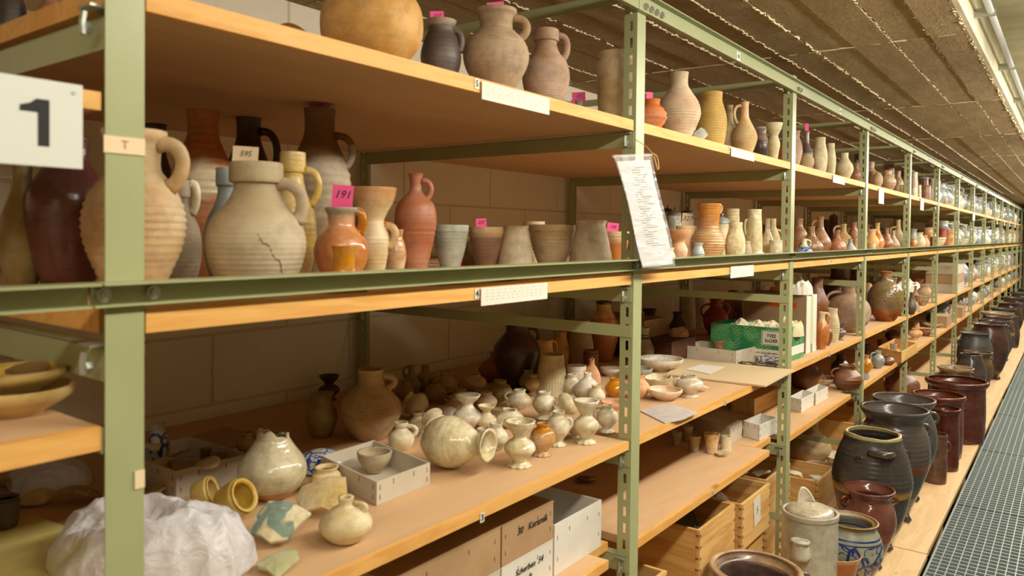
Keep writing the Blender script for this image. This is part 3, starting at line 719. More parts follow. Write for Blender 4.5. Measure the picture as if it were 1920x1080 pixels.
# third bay
pot('jug', 'jar', 1486, 254, 36, 5, 'rosy brown jug partly behind the second post', M['pinkgrey'], x=-.06, h=.15)
pot('bottle', 'bottle', 1511, 246, 32, 5, 'purple banded bottle with a pink note', potmat('8A7470', '70585A', .3, 2, bands=((.2, .03, 'B8A49A'), (.32, .03, 'B8A49A'), (.45, .05, 'A9AEA8'))), x=-.14, rib=.03, ribn=9, ribz=(.08, .5), note=('pink', 7, 14, ''))
pot('bowl', 'ball', 1512, 293, 28, 5, 'small grey-brown bowl in front of the purple bottle', M['greyor'], x=-.05, h=.07)
pot('jar', 'tanne', 1537, 258, 28, 5, 'tall straw coloured ribbed jar', M['pale'], x=-.05, rib=.012, ribn=22, ribz=(.05, .95))
pot('jar', 'tanne', 1557, 269, 20, 5, 'slim pale ribbed jar', M['pale'], x=-.05, rib=.012, ribn=22, ribz=(.05, .95))
pot('jar', 'jar', 1571, 288, 17, 5, 'small blue and white jar behind', M['blue'], x=-.25, h=.12)
pot('jug', 'tallneck', 1583, 287, 34, 5, 'short-necked pale pot near the third post', M['pale'], x=-.05, rib=.01, ribn=20, ribz=(.05, .95))
pot('jug', 'jug', 1604, 289, 18, 5, 'black glazed jug behind near the third post', M['dark'], x=-.35)
pot('vase', 'vaso', 1605, 306, 20, 5, 'tan and red mottled vase beside the third post', M['tiger'], x=-.05)
# fourth bay
pot('jug', 'jug', 1632, 304, 30, 5, 'speckled brown jug just past the third post', M['speck'], x=-.2)
pot('jug', 'squat', 1636, 322, 30, 5, 'reddish bottle with cream band past the third post', M['tiger'], x=-.1)
pot('pot', 'ball', 1645, 330, 20, 5, 'small grey pot at the shelf edge', M['greyor'], x=-.04, h=.09)
pot('tankard', 'tankard', 1665, 309, 28, 5, 'brown tankard with pewter lid', M['brown'], x=-.3, lid=(.12, M['bluegrey']))
pot('pot', 'squat', 1663, 320, 34, 5, 'squat ridged grey-brown pot with dark shoulder', M['speck'], x=-.06, rib=.02, ribn=8)
pot('jug', 'jug', 1683, 321, 22, 5, 'mottled grey jug on the top shelf', M['speck'], x=-.12)
pot('cup', 'straight', 1692, 347, 12, 5, 'small cream cup beside the fourth post', M['pale'], x=-.05)
pot('jug', 'tallneck', 1693, 315, 24, 5, 'brown jug behind the fourth post', M['brown'], x=-.35)
# fifth bay
pot('tankard', 'tankard', 1714, 323, 14, 5, 'tall white relief tankard', M['ivory'], x=-.05)
pot('tankard', 'tankard', 1723, 347, 10, 5, 'short grey tankard beside the tall white one', M['ivory'], x=-.05)
pot('tankard', 'straight', 1731, 335, 18, 5, 'brown tankard with grey lid', M['brown'], x=-.12, lid=(.1, M['bluegrey']))
pot('jug', 'straight', 1735, 348, 20, 5, 'square grey and pink mug with looped handle', M['tiger'], x=-.04, hs=[('R', .8, .3, .3, .006)])
pot('bowl', 'bowl', 1738, 321, 24, 5, 'brown bowl stacked high behind', M['brown'], x=-.3, h=.2)
pot('jar', 'jar', 1746, 335, 28, 5, 'wide pinkish jar behind the fifth post', M['pinkgrey'], x=-.25)
pot('jar', 'bellyjug', 1763, 337, 22, 5, 'large grey jar past the fifth post', M['greige'], x=-.25)
pot('jug', 'ball', 1768, 365, 18, 5, 'speckled squat jug past the fifth post', M['speck'], x=-.06)

# ======== upper middle shelf, first bay
pot('jug', 'tallneck', 42, 300, 96, 4, 'dull ochre jug at the far left behind the rail', M['olive'], x=-.34, wob=.01)
pot('jug', 'shoulder', 128, 262, 165, 4, 'large shiny maroon jug seen left of the nearest post', M['maroon'], x=-.30, seg=44)
pot('jug', 'bellyjug', 252, 252, 200, 4, 'big pale ribbed jug directly behind the nearest post', potmat('CDB996', 'C9A06C', .6, 1.6), x=-.155, rib=.018, ribn=22, ribz=(.08, .62), hs=[('R', .92, .66, .3, .0105)], seg=44)
pot('jug', 'jug', 292, 236, 90, 4, 'dark grey jug at the back behind the big pale ribbed jug', M['dark'], x=-.62)
pot('jug', 'collarjug', 340, 340, 78, 4, 'greenish grey ribbed jug with white handle', M['grey'], x=-.26, rib=.012, ribn=24, ribz=(.05, .6), hs=[('R', .97, .7, .25, .007)], hm=M['cream'])
pot('jug', 'shoulder', 380, 213, 122, 4, 'tall orange jug with pale shoulder band, first bay', potmat('C47A3C', 'A85C28', .4, 2, zone=(.52, 'C9B58E', .04), zone2=(.68, 'B56A30', .04)), x=-.42, rib=.01, ribn=24, ribz=(.05, .95))
pot('jug', 'shoulder', 465, 222, 96, 4, 'dark brown jug with handle at the back', M['darkbrown'], x=-.66, hs=[('R', .9, .62, .3, .009)])
pot('jug', 'collarjug', 428, 317, 92, 4, 'grey-necked jug half hidden behind the large collared jug', M['bluegrey'], x=-.26)
pot('jug', 'collarjug', 480, 309, 190, 4, 'large grey-buff jug with collared rim and a crack', potmat('C0AE92', 'AF9C80', .65, 1.4), x=-.105, rib=.008, ribn=26, ribz=(.05, .5), hs=[('R', .84, .56, .10, .0095)], note=('cream', 48, 30, '595', -.25), seg=48, N=34)
cj = bpy.data.objects['jug.017'] if 0 else [o_ for o_ in bpy.data.objects if o_.get('label', '').startswith('large grey-buff jug with collared')][0]
bb = cj.data.vertices; cR_ = max(v.co.x for v in bb); cH_ = max(v.co.z for v in bb); mb = MB(); pts_ = []
for k in range(12):
    t_ = k/11; a_ = math.atan2(-FW.y, -FW.x)+.25+t_*.75; z_ = .50-.34*t_+.02*math.sin(k*1.7); r_ = prof_r('collarjug', z_)*cR_*1.0-.0005; pts_.append((r_*math.cos(a_), r_*math.sin(a_), z_*cH_))
mb.tube(pts_, .0011, 5); mb.build('crack', plain('crack_dark', '6A5844', .9), cj)
pot('jug', 'collarjug', 548, 288, 92, 4, 'yellow ribbed jug with round handle', M['yellow'], x=-.26, rib=.01, ribn=22, ribz=(.1, .8), hs=[('R', .86, .6, .38, .007)])
pot('jug', 'shoulder', 598, 210, 118, 4, 'big two-tone jug, brown above and grey ribbed below', potmat('B0A086', '9E8C72', .6, 2, zone=(.70, '7A5A34', .03)), x=-.36, rib=.016, ribn=20, ribz=(.05, .7), hs=[('R', .84, .66, .22, .0075)], note=('pink', 37, 18, '118'))
pot('jug', 'bellyjug', 639, 390, 102, 4, 'orange glazed squat jug with grey rim', potmat('C88A50', 'B06634', .18, 2.2, zone=(.86, '9A8A6E', .05)), x=-.14, hs=[('R', .95, .68, .1, .008)], note=('pink', 40, 42, '191'))
pot('bottle', 'neck', 645, 460, 92, 4, 'small amber glazed flask neck in front of the orange jug', M['amber'], x=-.04)
pot('jug', 'funnel', 699, 354, 86, 4, 'pale jug with flaring funnel mouth and orange flush', potmat('D2BC90', 'CFA873', .5, 1.8, zone=(.86, 'C08A54', .1)), x=-.155, rib=.012, ribn=24, ribz=(.05, .55), hs=[('R', .6, .38, .34, .0075)])
pot('jug', 'jar', 742, 430, 40, 4, 'small orange jug showing behind the funnel-mouth jug', M['flame'], x=-.3)
pot('bottle', 'amphora', 778, 327, 80, 4, 'tall terracotta bottle with small handle by the wall', potmat('BE8464', 'A66E50', .5, 2, zone=(.25, 'A86440', .1)), x=-.30, rib=.02, ribn=18, ribz=(.05, .5), hs=[('R', .93, .76, .18, .0065)], seg=36)
pot('bowl', 'bowl', 844, 422, 68, 4, 'pale grey ribbed bowl', M['stone'], x=-.33, rib=.015, ribn=14, ribz=(.1, .8))
pot('bowl', 'bowl', 912, 426, 68, 4, 'brown banded bowl with a pink note', potmat('8E7054', '75584A', .35, 2, zone=(.8, 'B89470', .05)), x=-.30, rib=.015, ribn=12, ribz=(.1, .8), note=('pink', 20, 16, '227', -.3))
pot('bowl', 'bowl', 884, 447, 40, 4, 'small olive bowl between the grey and brown bowls', M['olive'], x=-.42)
pot('neck_fragment', 'cone', 966, 424, 72, 4, 'grey broken jug neck standing with a crimped rim', M['greige'], x=-.24, wavy=.05)
pot('bowl', 'bowl', 1000, 414, 42, 4, 'small cream bowl stacked behind the wide banded bowl', M['cream'], x=-.5, h=.135)
pot('bowl', 'bowl', 1034, 422, 88, 4, 'wide greyish ribbed bowl with orange streak', potmat('C2AE8A', 'BD9660', .5, 1.5), x=-.25, rib=.02, ribn=12, ribz=(.1, .75))
pot('neck_fragment', 'cone', 1107, 414, 88, 4, 'large grey cone-shaped neck with a crimped rim', M['greige'], x=-.14, wavy=.05, rib=.008, ribn=4, seg=40)
pot('bowl', 'bowl', 1156, 434, 46, 4, 'orange banded bowl beside the post with pink notes', M['orange'], x=-.22, note=('pink', 22, 16, '238', -.4))
# second bay
pot('tankard', 'tankard', 1263, 404, 34, 4, 'grey relief tankard with dark pointed lid', potmat('A9A890', '8F8F7C', .4, 5, relief=60), x=-.42, lid=(.12, M['dark']))
pot('tankard', 'tankard', 1250, 398, 26, 4, 'second lidded tankard behind at the left of the second bay', M['bluegrey'], x=-.62, lid=(.1, M['dark']))
pot('tankard', 'tankard', 1288, 400, 30, 4, 'dark lidded tankard holding the cream note', M['dark'], x=-.46, lid=(.08, M['dark']))
pot('vase', 'funnel', 1272, 431, 46, 4, 'peach vase with flared rim beside the plastic sleeve', M['peach'], x=-.06)
pot('bowl', 'beaker', 1286, 424, 42, 4, 'peach and cream bowl with standing cream note', potmat('E3B08A', 'E6CFA0', .6, 1.5), x=-.2, note=('cream', 20, 24, '327'))
pot('vase', 'jar', 1253, 455, 28, 4, 'small yellow vase hidden by the plastic sleeve', M['yellow'], x=-.03, h=.06)
pot('cup', 'jar', 1308, 455, 26, 4, 'small bluish ribbed cup in front of the orange jug', M['bluegrey'], x=-.05, rib=.03, ribn=8)
pot('jug', 'longneck', 1328, 383, 64, 4, 'orange mottled jug with tall wide neck, second bay', potmat('CE9A62', 'C9B08A', .2, 2.4, zone=(.6, 'C28448', .08)), x=-.12, rib=.02, ribn=22, ribz=(.05, .97), seg=36, hs=[('R', .97, .85, .05, .005)])
KIND['collarjug2'] = KIND['collarjug']
pot('tankard', 'tankard', 1353, 420, 36, 4, 'cream tankard with domed pewter lid', M['cream'], x=-.2, lid=(.2, M['bluegrey']))
pot('tankard', 'tankard', 1372, 392, 34, 4, 'pale ribbed stoneware neck behind the carved tankard', M['pale'], x=-.22, rib=.02, ribn=16, ribz=(.5, .98))
pot('jar', 'tanne', 1378, 417, 38, 4, 'carved cream beaker jar, front of the tankards', potmat('D8C89C', 'C9B684', .55, 4, relief=50), x=-.05)
pot('tankard', 'tankard', 1413, 393, 36, 4, 'tall cream tankard with pewter rim and relief panels', potmat('DCCFA6', 'CBBB8C', .5, 4, relief=40), x=-.1, hs=[('L', .8, .5, .15, .005)])
pot('bottle', 'bottle', 1438, 410, 30, 4, 'cream bellied jug with orange foot', potmat('D8C8A0', 'C8AE80', .4, 4, relief=60), x=-.1)
pot('jug', 'tallneck', 1448, 410, 30, 4, 'cream jug with ribbed neck and orange ring handle', M['pale'], x=-.2, hs=[('R', .7, .4, .35, .006)], hm=M['orange'])
pot('cup', 'straight', 1454, 450, 26, 4, 'small white mug with cut relief beside the second post', M['ivory'], x=-.045)
pot('jar', 'tanne', 1399, 452, 22, 4, 'small grey jar between the carved beaker and the tall tankard', M['grey'], x=-.04)
# third bay
pot('jug', 'bottle', 1507, 447, 34, 4, 'small jug with cream neck and painted blue belly', potmat('DCD6B8', 'D4CBA6', .3, 3, bands=((.32, .26, '2F62A8'),), blue=('E8E6DC', 45, .1, .5)), x=-.035, hs=[('R', .92, .6, .3, .004)])
pot('jug', 'jug', 1497, 410, 34, 4, 'brown speckled jug left of the long-necked bottle', M['tiger'], x=-.3)
pot('jug', 'bottle', 1520, 424, 46, 4, 'bearded-face stoneware bottle with relief band', potmat('A98660', '8C6848', .35, 6, spk=.2, relief=60), x=-.09)
pot('bottle', 'bottle', 1537, 407, 42, 4, 'tall tan long-necked stoneware bottle', M['tiger'], x=-.12, hs=[('L', .9, .62, .3, .005)], seg=32)
pot('tankard', 'tankard', 1562, 408, 22, 4, 'dark lidded tankard at the back', M['darkbrown'], x=-.6, lid=(.1, M['dark']))
pot('bottle', 'onion', 1569, 432, 36, 4, 'terracotta round bottle with ribbed neck', potmat('B87E58', '9E6644', .4, 5, relief=70), x=-.07)
pot('jug', 'onion', 1580, 420, 42, 4, 'buff conical jug with handle on the left', M['greyor'], x=-.22, hs=[('L', .92, .6, .4, .006)])
pot('bottle', 'bottle', 1594, 448, 26, 4, 'small grey-blue bottle at the rail', M['bluegrey'], x=-.03)
pot('jug', 'jug', 1600, 417, 26, 4, 'brown ribbed jug beside the third post', M['tiger'], x=-.2)
pot('cup', 'straight', 1603, 445, 16, 4, 'red and white cup beside the third post', M['peach'], x=-.08)
# fourth bay
pot('jug', 'bellyjug', 1634, 430, 28, 4, 'cream wide jug with flat rim past the third post', M['tanor'], x=-.08)
pot('bottle', 'bottle', 1644, 418, 30, 4, 'orange-bellied bottle with ribbed neck', M['orange'], x=-.13)
pot('bottle', 'bottle', 1662, 427, 26, 4, 'brown stoneware bottle, left of a pair', M['tiger'], x=-.08)
pot('bottle', 'bottle', 1674, 432, 26, 4, 'brown stoneware bottle, right of a pair', M['speck'], x=-.06)
pot('jug', 'bottle', 1683, 412, 28, 4, 'grey ewer with upright spout', M['greyor'], x=-.22, hs=[('L', .75, .5, .5, .006)])
pot('cup', 'straight', 1634, 456, 16, 4, 'small buff cup at the rail past the third post', M['pale'], x=-.03)
# fifth bay
for (nm, kd, u, vt, w_, mt, xx, ds) in (('cup', 'jar', 1713, 447, 16, 'orange', -.03, 'small orange cup at the rail past the fourth post'), ('jar', 'jar', 1712, 430, 18, 'bluegrey', -.1, 'grey jar behind the small orange cup'),
        ('jug', 'squat', 1724, 436, 22, 'cream', -.06, 'cream jug with double handle'), ('jug', 'squat', 1733, 441, 20, 'peach', -.04, 'pinkish jug next to the cream jug'),
        ('bowl', 'jar', 1742, 427, 28, 'orange', -.12, 'red painted slipware bowl'), ('cup', 'straight', 1751, 444, 16, 'tera', -.04, 'terracotta mug with white dots'),
        ('jug', 'straight', 1767, 428, 16, 'red', -.1, 'red and white slipware jug past the fifth post'), ('tankard', 'straight', 1780, 430, 17, 'flame', -.05, 'orange mug with painted loop past the fifth post'),
        ('jar', 'jar', 1745, 410, 22, 'greyor', -.4, 'pale jar at the back of the fifth bay'), ('jar', 'jar', 1775, 418, 18, 'bluegrey', -.4, 'grey jar at the back of the sixth bay')):
    pot(nm, kd, u, vt, w_, 4, ds, M[mt], x=xx, seg=20)
# ---------------------------------------------------------------- boxes and crates
def pbox(name, label, cat, A, e1, e2, h, mat, t=.003, open_=True, staples=True, group=None, marks=False, mats=None, base=True, pname='side_panel'):
    """box with its near front corner at A (Vector), e1 along the front, e2 to the back"""
    L1, L2 = e1.length, e2.length; a, b = e1.normalized(), e2.normalized()
    o = empty(name, A); Mx = Matrix((Vector((a.x, b.x, 0)), Vector((a.y, b.y, 0)), Vector((0, 0, 1))))
    tag(o, label, cat, group)
    q = A+(e1+e2)/2; OCC.append((A.z, q.x, q.y, max(L1, L2)/2))
    M4 = Mx.to_4x4(); m2 = mats or (mat, mat)
    def pan(x0, x1, y0, y1, z0, z1, nm, mm):
        mb = MB(); mb.box(x0, x1, y0, y1, z0, z1, 0, M4); return mb.build(nm, mm, o)
    g = .0006
    f = pan(0, L1, 0, t, 0, h, pname, m2[0]); pan(0, L1, L2-t, L2, 0, h, pname, m2[0])
    s1 = pan(0, t, t+g, L2-t-g, 0, h-g, pname, m2[1]); pan(L1-t, L1, t+g, L2-t-g, 0, h-g, pname, m2[1])
    pan(t+g, L1-t-g, t+g, L2-t-g, 0, t, 'bottom_panel', mat)
    if not open_: pan(-.001, L1+.001, -.001, L2+.001, h, h+.002, 'lid', mat)
    if staples:
        for par, ax in ((f, 0), (s1, 1)):
            mb = MB(); L = (L1, L2)[ax]
            for q in (.06, .3, .68, .94):
                for zz in ((.3, .72) if q in (.06, .94) else (.78,)):
                    if ax == 0: mb.box(q*L-.0006, q*L+.0006, -.0007, 0, zz*h-.005, zz*h+.005, 0, M4)
                    else: mb.box(-.0007, 0, q*L-.0006, q*L+.0006, zz*h-.005, zz*h+.005, 0, M4)
            k = mb.build('staples', STAPLE, par); k['kind'] = 'stuff'
    if marks:
        mb = MB(); n = 5
        for k in range(n):
            zz = h*(.1+.8*k/(n-1))
            mb.box(.002, t*.8, -.0008, 0, zz-.004, zz+.004, 0, M4); mb.box(L1-t*.8, L1-.002, -.0008, 0, zz-.004, zz+.004, 0, M4)
            mb.box(-.0008, 0, .004, .004+t, zz-.003, zz+.003, 0, M4)
        k = mb.build('dovetails', plain('end_grain', '8A5A28', .8), f); k['kind'] = 'stuff'
    o['_f'] = 0; del o['_f']
    return o, f, s1, M4
def pxbox(name, label, cat, A, B_, C_, h, z, mat, **k):
    a, b, c = on_z(*A, z), on_z(*B_, z), on_z(*C_, z); a.z += .0006
    e1, e2 = (b-a), (c-a); e1.z = e2.z = 0
    return pbox(name, label, cat, a, e1, e2, h, mat, **k)
def wbox(name, label, cat, x1, y0, y1, z0, h, d, mat, **k):
    return pbox(name, label, cat, Vector((x1, y0, z0+.0006)), Vector((0, y1-y0, 0)), Vector((-d, 0, 0)), h, mat, **k)
# sherds and crumpled things
def sherd(u, v, lv, size, mat, desc, z=None, curve=1.0, pos=None, tilt=None, lift=0, th=.005):
    SEED[0] += 1; rnd = random.Random(SEED[0]*13)
    zb = (Z[lv] if z is None else z)+lift
    c = Vector(pos) if pos else on_z(u, v, zb); c.z = zb
    if lv is not None and z is None and pos is None: s = size*depth(c)/F
    else: s = size if size < 1 else size*depth(c)/F
    n = 7; v_ = []; f = []; Rr = s/curve
    outl = [s*.5*rnd.uniform(.72, 1.12) for _ in range(12)]
    rings = 4; seg = 12; v_.append((0, 0, 0))
    for r in range(1, rings+1):
        for k in range(seg):
            rad = outl[k]*r/rings; a = 2*math.pi*k/seg
            v_.append((rad*math.cos(a), rad*math.sin(a), 0))
    v_ = [(x, y*.85, (math.sqrt(max(Rr*Rr-x*x-.3*y*y, 0))-Rr)) for x, y, _ in v_]
    zm = min(p[2] for p in v_); v_ = [(x, y, zz-zm) for x, y, zz in v_]; N = len(v_)
    v_ += [(x, y, zz+th) for x, y, zz in v_]
    for off, fl in ((0, True), (N, False)):
        for k in range(seg):
            k2 = (k+1) % seg; q = (off, off+1+k, off+1+k2); f.append(tuple(reversed(q)) if fl else q)
            for r in range(rings-1):
                a0 = off+1+r*seg; q = (a0+k, a0+seg+k, a0+seg+k2, a0+k2); f.append(tuple(reversed(q)) if fl else q)
    a0 = 1+(rings-1)*seg
    for k in range(seg):
        k2 = (k+1) % seg; f.append((a0+k, a0+k2, N+a0+k2, N+a0+k))
    me = bpy.data.meshes.new('sherd'); me.from_pydata(v_, [], f); me.update()
    me.polygons.foreach_set('use_smooth', [i < 0 for i in range(len(f))])
    o = link('sherd', me, mat); o.location = c+Vector((0, 0, .001))
    tl = tilt if tilt is not None else rnd.uniform(.05, .35)
    o.rotation_euler = (tl, rnd.uniform(-.1, .1), rnd.uniform(0, 6.28)) if tilt is None else (tl, 0, math.atan2(RT.y, RT.x))
    o.location.z += abs(math.sin(tl))*s*.40
    tag(o, desc, 'sherd'); return o
def crumple(name, desc, cat, c, rx, ry, h, mat, seed=0, rot=0, rough=.35, n=34, thick=.0012):
    v = []; f = []
    for i in range(n+1):
        for j in range(n+1):
            a = -1+2*i/n; b = -1+2*j/n
            x = a*math.sqrt(max(0, 1-b*b/2)); y = b*math.sqrt(max(0, 1-a*a/2)); r2 = min(1, x*x+y*y)
            nz = noise.noise(Vector((x*1.3+seed, y*1.3, seed)))*.7+(.3-abs(noise.noise(Vector((x*2.6+seed, y*2.6, seed+4)))))*.7+(.3-abs(noise.noise(Vector((x*6+seed, y*6, seed+9)))))*.22
            env = (1-r2)**.4
            zz = h*max(0, env*(.85+rough*nz))+.0015
            v.append((x*rx*(1+.12*nz), y*ry*(1+.12*nz), zz))
    for i in range(n):
        for j in range(n):
            a = i*(n+1)+j; f.append((a, a+n+1, a+n+2, a+1))
    me = bpy.data.meshes.new(name); me.from_pydata(v, [], f); me.update()
    o = link(name, me, mat); o.location = c; o.rotation_euler = (0, 0, rot)
    me.polygons.foreach_set('use_smooth', [True]*len(f))
    tag(o, desc, cat); return o
def sheet(name, desc, cat, pts, z, th, mat, n=1):
    ps = [on_z(u, v, z+th) for u, v in pts]; c = ps[0].copy(); k = len(ps)
    mb = MB(); mb.v = [(p.x-c.x, p.y-c.y, -th) for p in ps]+[(p.x-c.x, p.y-c.y, 0) for p in ps]
    mb.f = [tuple(reversed(range(k))), tuple(range(k, 2*k))]+[(i, (i+1) % k, k+(i+1) % k, k+i) for i in range(k)]; mb.mi = [0]*len(mb.f)
    o = mb.build(name, mat); o.location = (c.x, c.y, z+th); tag(o, desc, cat); return o
def plasticmat():
    mt, nt, bs = newmat('thin_plastic'); bs.inputs['Base Color'].default_value = (.86, .86, .90, 1); bs.inputs['Roughness'].default_value = .28
    bs.inputs['Alpha'].default_value = .62; bs.inputs['Specular IOR Level'].default_value = .7
    tc = nd(nt, 'ShaderNodeTexCoord').outputs['Object']; bump(nt, bs, noi(nt, tc, 28, 5, .6, .8), .8, .012); return mt
PLAST = plasticmat()
def clearmat():
    mt, nt, bs = newmat('clear_sleeve'); bs.inputs['Base Color'].default_value = (.95, .95, .97, 1); bs.inputs['Roughness'].default_value = .1
    bs.inputs['Alpha'].default_value = .22; bs.inputs['Specular IOR Level'].default_value = .9
    tc = nd(nt, 'ShaderNodeTexCoord').outputs['Object']; bump(nt, bs, noi(nt, mapping(nt, tc, (1, 3, 9)), 5, 2, .5, .5), .6, .02); return mt
# ======== plastic sleeve hanging on the second post
cs = [on_x(*p, .045) for p in ((1148, 293), (1222, 290), (1263, 498), (1205, 503))]
c0 = cs[1]; sl = empty('document_sleeve', c0); tag(sl, 'clear plastic sleeve with a typed sheet hanging from a post by string', 'sleeve')
def bil(s, t, xo=0):
    p = cs[0]*(1-s)*(1-t)+cs[1]*s*(1-t)+cs[2]*s*t+cs[3]*(1-s)*t-c0
    return (p.x+xo+.006*math.sin(s*3.1)*(1-.3*t)+.004*math.sin(t*5+s*4), p.y, p.z)
def quadgrid(name, mat, s0, s1, t0, t1, xo, n=14):
    v = [bil(s0+(s1-s0)*i/n, t0+(t1-t0)*j/n, xo) for i in range(n+1) for j in range(n+1)]
    f = [(i*(n+1)+j, (i+1)*(n+1)+j, (i+1)*(n+1)+j+1, i*(n+1)+j+1) for i in range(n) for j in range(n)]
    me = bpy.data.meshes.new(name); me.from_pydata(v, [], f); me.update(); me.polygons.foreach_set('use_smooth', [True]*len(f)); return link(name, me, mat, sl)
quadgrid('paper_sheet', plain('sleeve_paper', 'C2BFBA', .8), .05, .95, .045, .985, 0)
quadgrid('plastic_film', clearmat(), 0, 1, 0, 1, .0035)
mb = MB()
for r in range(34):
    t = .10+r*.021; s0 = .30+.1*(r % 3 == 0); s1 = s0+random.uniform(.18, .42)
    q = [bil(s0, t, .0012), bil(s1, t, .0012), bil(s1, t+.006, .0012), bil(s0, t+.006, .0012)]; mb.quad(q)
k = mb.build('typed_lines', plain('faint_type', '88867E', .8), sl); k['kind'] = 'stuff'
mb = MB(); mb.box(-.003, .005, 0, .0, 0, 0)
mb = MB(); p0 = Vector(bil(0, 0, .003)); p1 = Vector(bil(1, 0, .003)); mb.tube([p0, p1], .0035, 8); mb.build('top_seam', clearmat(), sl)
tw = on_x(1192, 262, .006)-c0; pts = [tw, Vector((-.03, -.005, .03)), Vector((-.02, 0, .0)), Vector((.002, .004, -.004)), Vector((.006, .022, -.012)), Vector((.004, .026, -.035)), Vector((.006, .012, -.03)), Vector((.004, .006, -.006))]
mb = MB(); mb.tube([Vector(a) for a in pts[0:1]+[Vector((-.01, -.01, .02)), Vector((.003, 0, .002))]], .0009, 6)
mb.tube([Vector((.004, 0, .002)), Vector((.006, .014, -.002)), Vector((.006, .024, -.014)), Vector((.006, .028, -.032)), Vector((.006, .020, -.036)), Vector((.006, .012, -.022)), Vector((.005, .002, -.004))], .0018, 6)
mb.build('twine', plain('hemp_twine', 'C0A060', .9), sl, True)
# ======== lower middle shelf, end bay and first bay
PL3 = .770
p = on_z(30, 765, 1.067)
pot('plate', 'dish', 30, 0, 195, 3, 'lower yellow glazed dish of a stack in the end bay', M['yellow'], pos=(on_z(30, 770, 1.07).x, on_z(30, 770, 1.07).y), R=.064, H=.034, z=1.066)
pot('plate', 'dish', 30, 0, 195, 3, 'upper yellow glazed dish of a stack in the end bay', M['yellow'], pos=(on_z(30, 770, 1.07).x, on_z(30, 770, 1.07).y), R=.056, H=.028, z=1.094)
sherd(0, 0, 3, .06, M['pale'], 'pale sherd lying in the upper yellow dish', z=1.114, pos=(on_z(30, 770, 1.07).x+.012, on_z(30, 770, 1.07).y+.01, 1.114), tilt=.1)
sheet('foam_pad', 'yellow foam pad lying at the bottom left', 'pad', [(-60, 1020), (60, 965), (190, 1010), (70, 1130), (-40, 1150)], .771, .016, plain('yellow_foam', 'D8C878', .9, 0, 'CFBE6C', 8))
for i, (u, v, s, ds) in enumerate(((20, 915, 70, 'leftmost'), (62, 945, 75, 'second from the left'), (140, 945, 85, 'third from the left'), (185, 970, 60, 'beside the post'))):
    sherd(u, v, 3, s, M['shard'] if i % 2 else M['olive'], 'curved buff sherd in the end bay, %s' % ds, curve=1.4)
crumple('plastic_wrap', 'crumpled clear wrapping heap behind the sherds of the end bay', 'wrap', on_z(95, 905, .772), .10, .07, .05, PLAST, 3)
crumple('plastic_wrap', 'large crumpled heap of thin white plastic at the front left', 'wrap', on_z(320, 1050, .772)+Vector((-.01, -.02, 0)), .155, .125, .098, PLAST, 8.3, .5, .6, 60)
p = on_z(12, 985, .79); pot('cup', 'cyljar', -8, 0, 60, 3, 'small dark cup with a pale rim at the left picture edge', M['dark'], pos=(p.x, p.y), R=.02, H=.05, z=.788)
bx, _, _, _ = pxbox('storage_box', 'grey cardboard box full of sherds behind the plastic heap', 'box', (330, 937), (465, 900), (225, 895), .055, .770, CARD)
bc = bx.location
for i, (u, v, s) in enumerate(((300, 880, 60), (345, 875, 60), (390, 880, 55), (330, 850, 60), (420, 858, 50), (285, 845, 50))):
    sherd(u, v, 3, s, [M['shard'], M['grey'], M['pale']][i % 3], 'sherd in the grey box behind the plastic heap, %s' % ['front left', 'front centre', 'front right', 'rear centre', 'rear right', 'rear left'][i], z=.79, lift=.012*(i % 3))
pot('neck_fragment', 'neck', 385, 838, 44, 3, 'buff jug neck standing in the grey sherd box', M['olive'], b=880, lift=.005)
pot('neck_fragment', 'collarjug', 462, 808, 40, 3, 'buff neck fragment at the rear of the sherd box', M['olive'], b=850, lift=.02)
pot('cup', 'jar', 296, 790, 42, 3, 'small dark painted jar behind the nearest post', M['blue'], b=880)
sheet('cardboard_sheet', 'dark cardboard piece leaning at the wall behind the sherd box', 'card', [(300, 835), (420, 800), (495, 815), (400, 850)], .772, .003, BROWNCARD)
pot('jug', 'brokenjug', 511, 792, 130, 3, 'white glazed round jug with a broken jagged neck', potmat('DDD3B4', 'C6BB98', .14, 3, zone=None, spk=.04, bands=((.08, .07, 'C08A5A'),), relief=24), b=940, jag=.7, jz=.72, seg=48, N=34)
pot('dish', 'dome', 600, 822, 96, 3, 'blue and white dish turned upside down', M['bluedeep'], b=890, h=.04, lift=.004)
bx, _, _, _ = pxbox('storage_box', 'low grey cardboard box holding a small bowl', 'box', (706, 949), (806, 909), (603, 895), .046, .770, CARD)
pot('bowl', 'dish', 702, 838, 66, 3, 'small grey bowl with a pouring lip in the cardboard box', M['greige'], b=888, lift=.006)
pot('neck_fragment', 'jar', 612, 868, 62, 3, 'cream neck fragment with collar and broken body', potmat('DCC796', 'CDB680', .5, 3), b=928, rib=.02, ribn=6, ribz=(.4, .95))
sherd(612, 960, 3, 110, M['shard'], 'broad cream sherd under the collared neck fragment', curve=1.2, tilt=.5)
pot('bottle', 'sack', 648, 925, 100, 3, 'squat round cream flask with broken narrow neck', potmat('DCCBA0', 'CDB88A', .5, 3), b=1022, jag=.3, jz=.9, seg=40, hs=[('R', .84, .66, .12, .005)])
pot('neck_fragment', 'cyljar', 440, 935, 74, 3, 'yellowish neck fragment lying on its side', M['yellow'], b=985, lie=(20, 62, .75), h=.05)
pot('neck_fragment', 'cyljar', 385, 925, 66, 3, 'open ring-shaped rim fragment left of the lying neck', M['yellow'], b=965, lie=(40, 70, .8), h=.035)
sherd(345, 965, 3, 60, M['shard'], 'narrow glazed sherd at the edge of the plastic heap', curve=1.5)
sherd(523, 1010, 3, 118, potmat('DDD0A8', 'CFC096', .2, 3, blue=('7F9484', 6, .0, 1.0)), 'large cream sherd with grey-green painted bands', curve=1.3, tilt=.5)
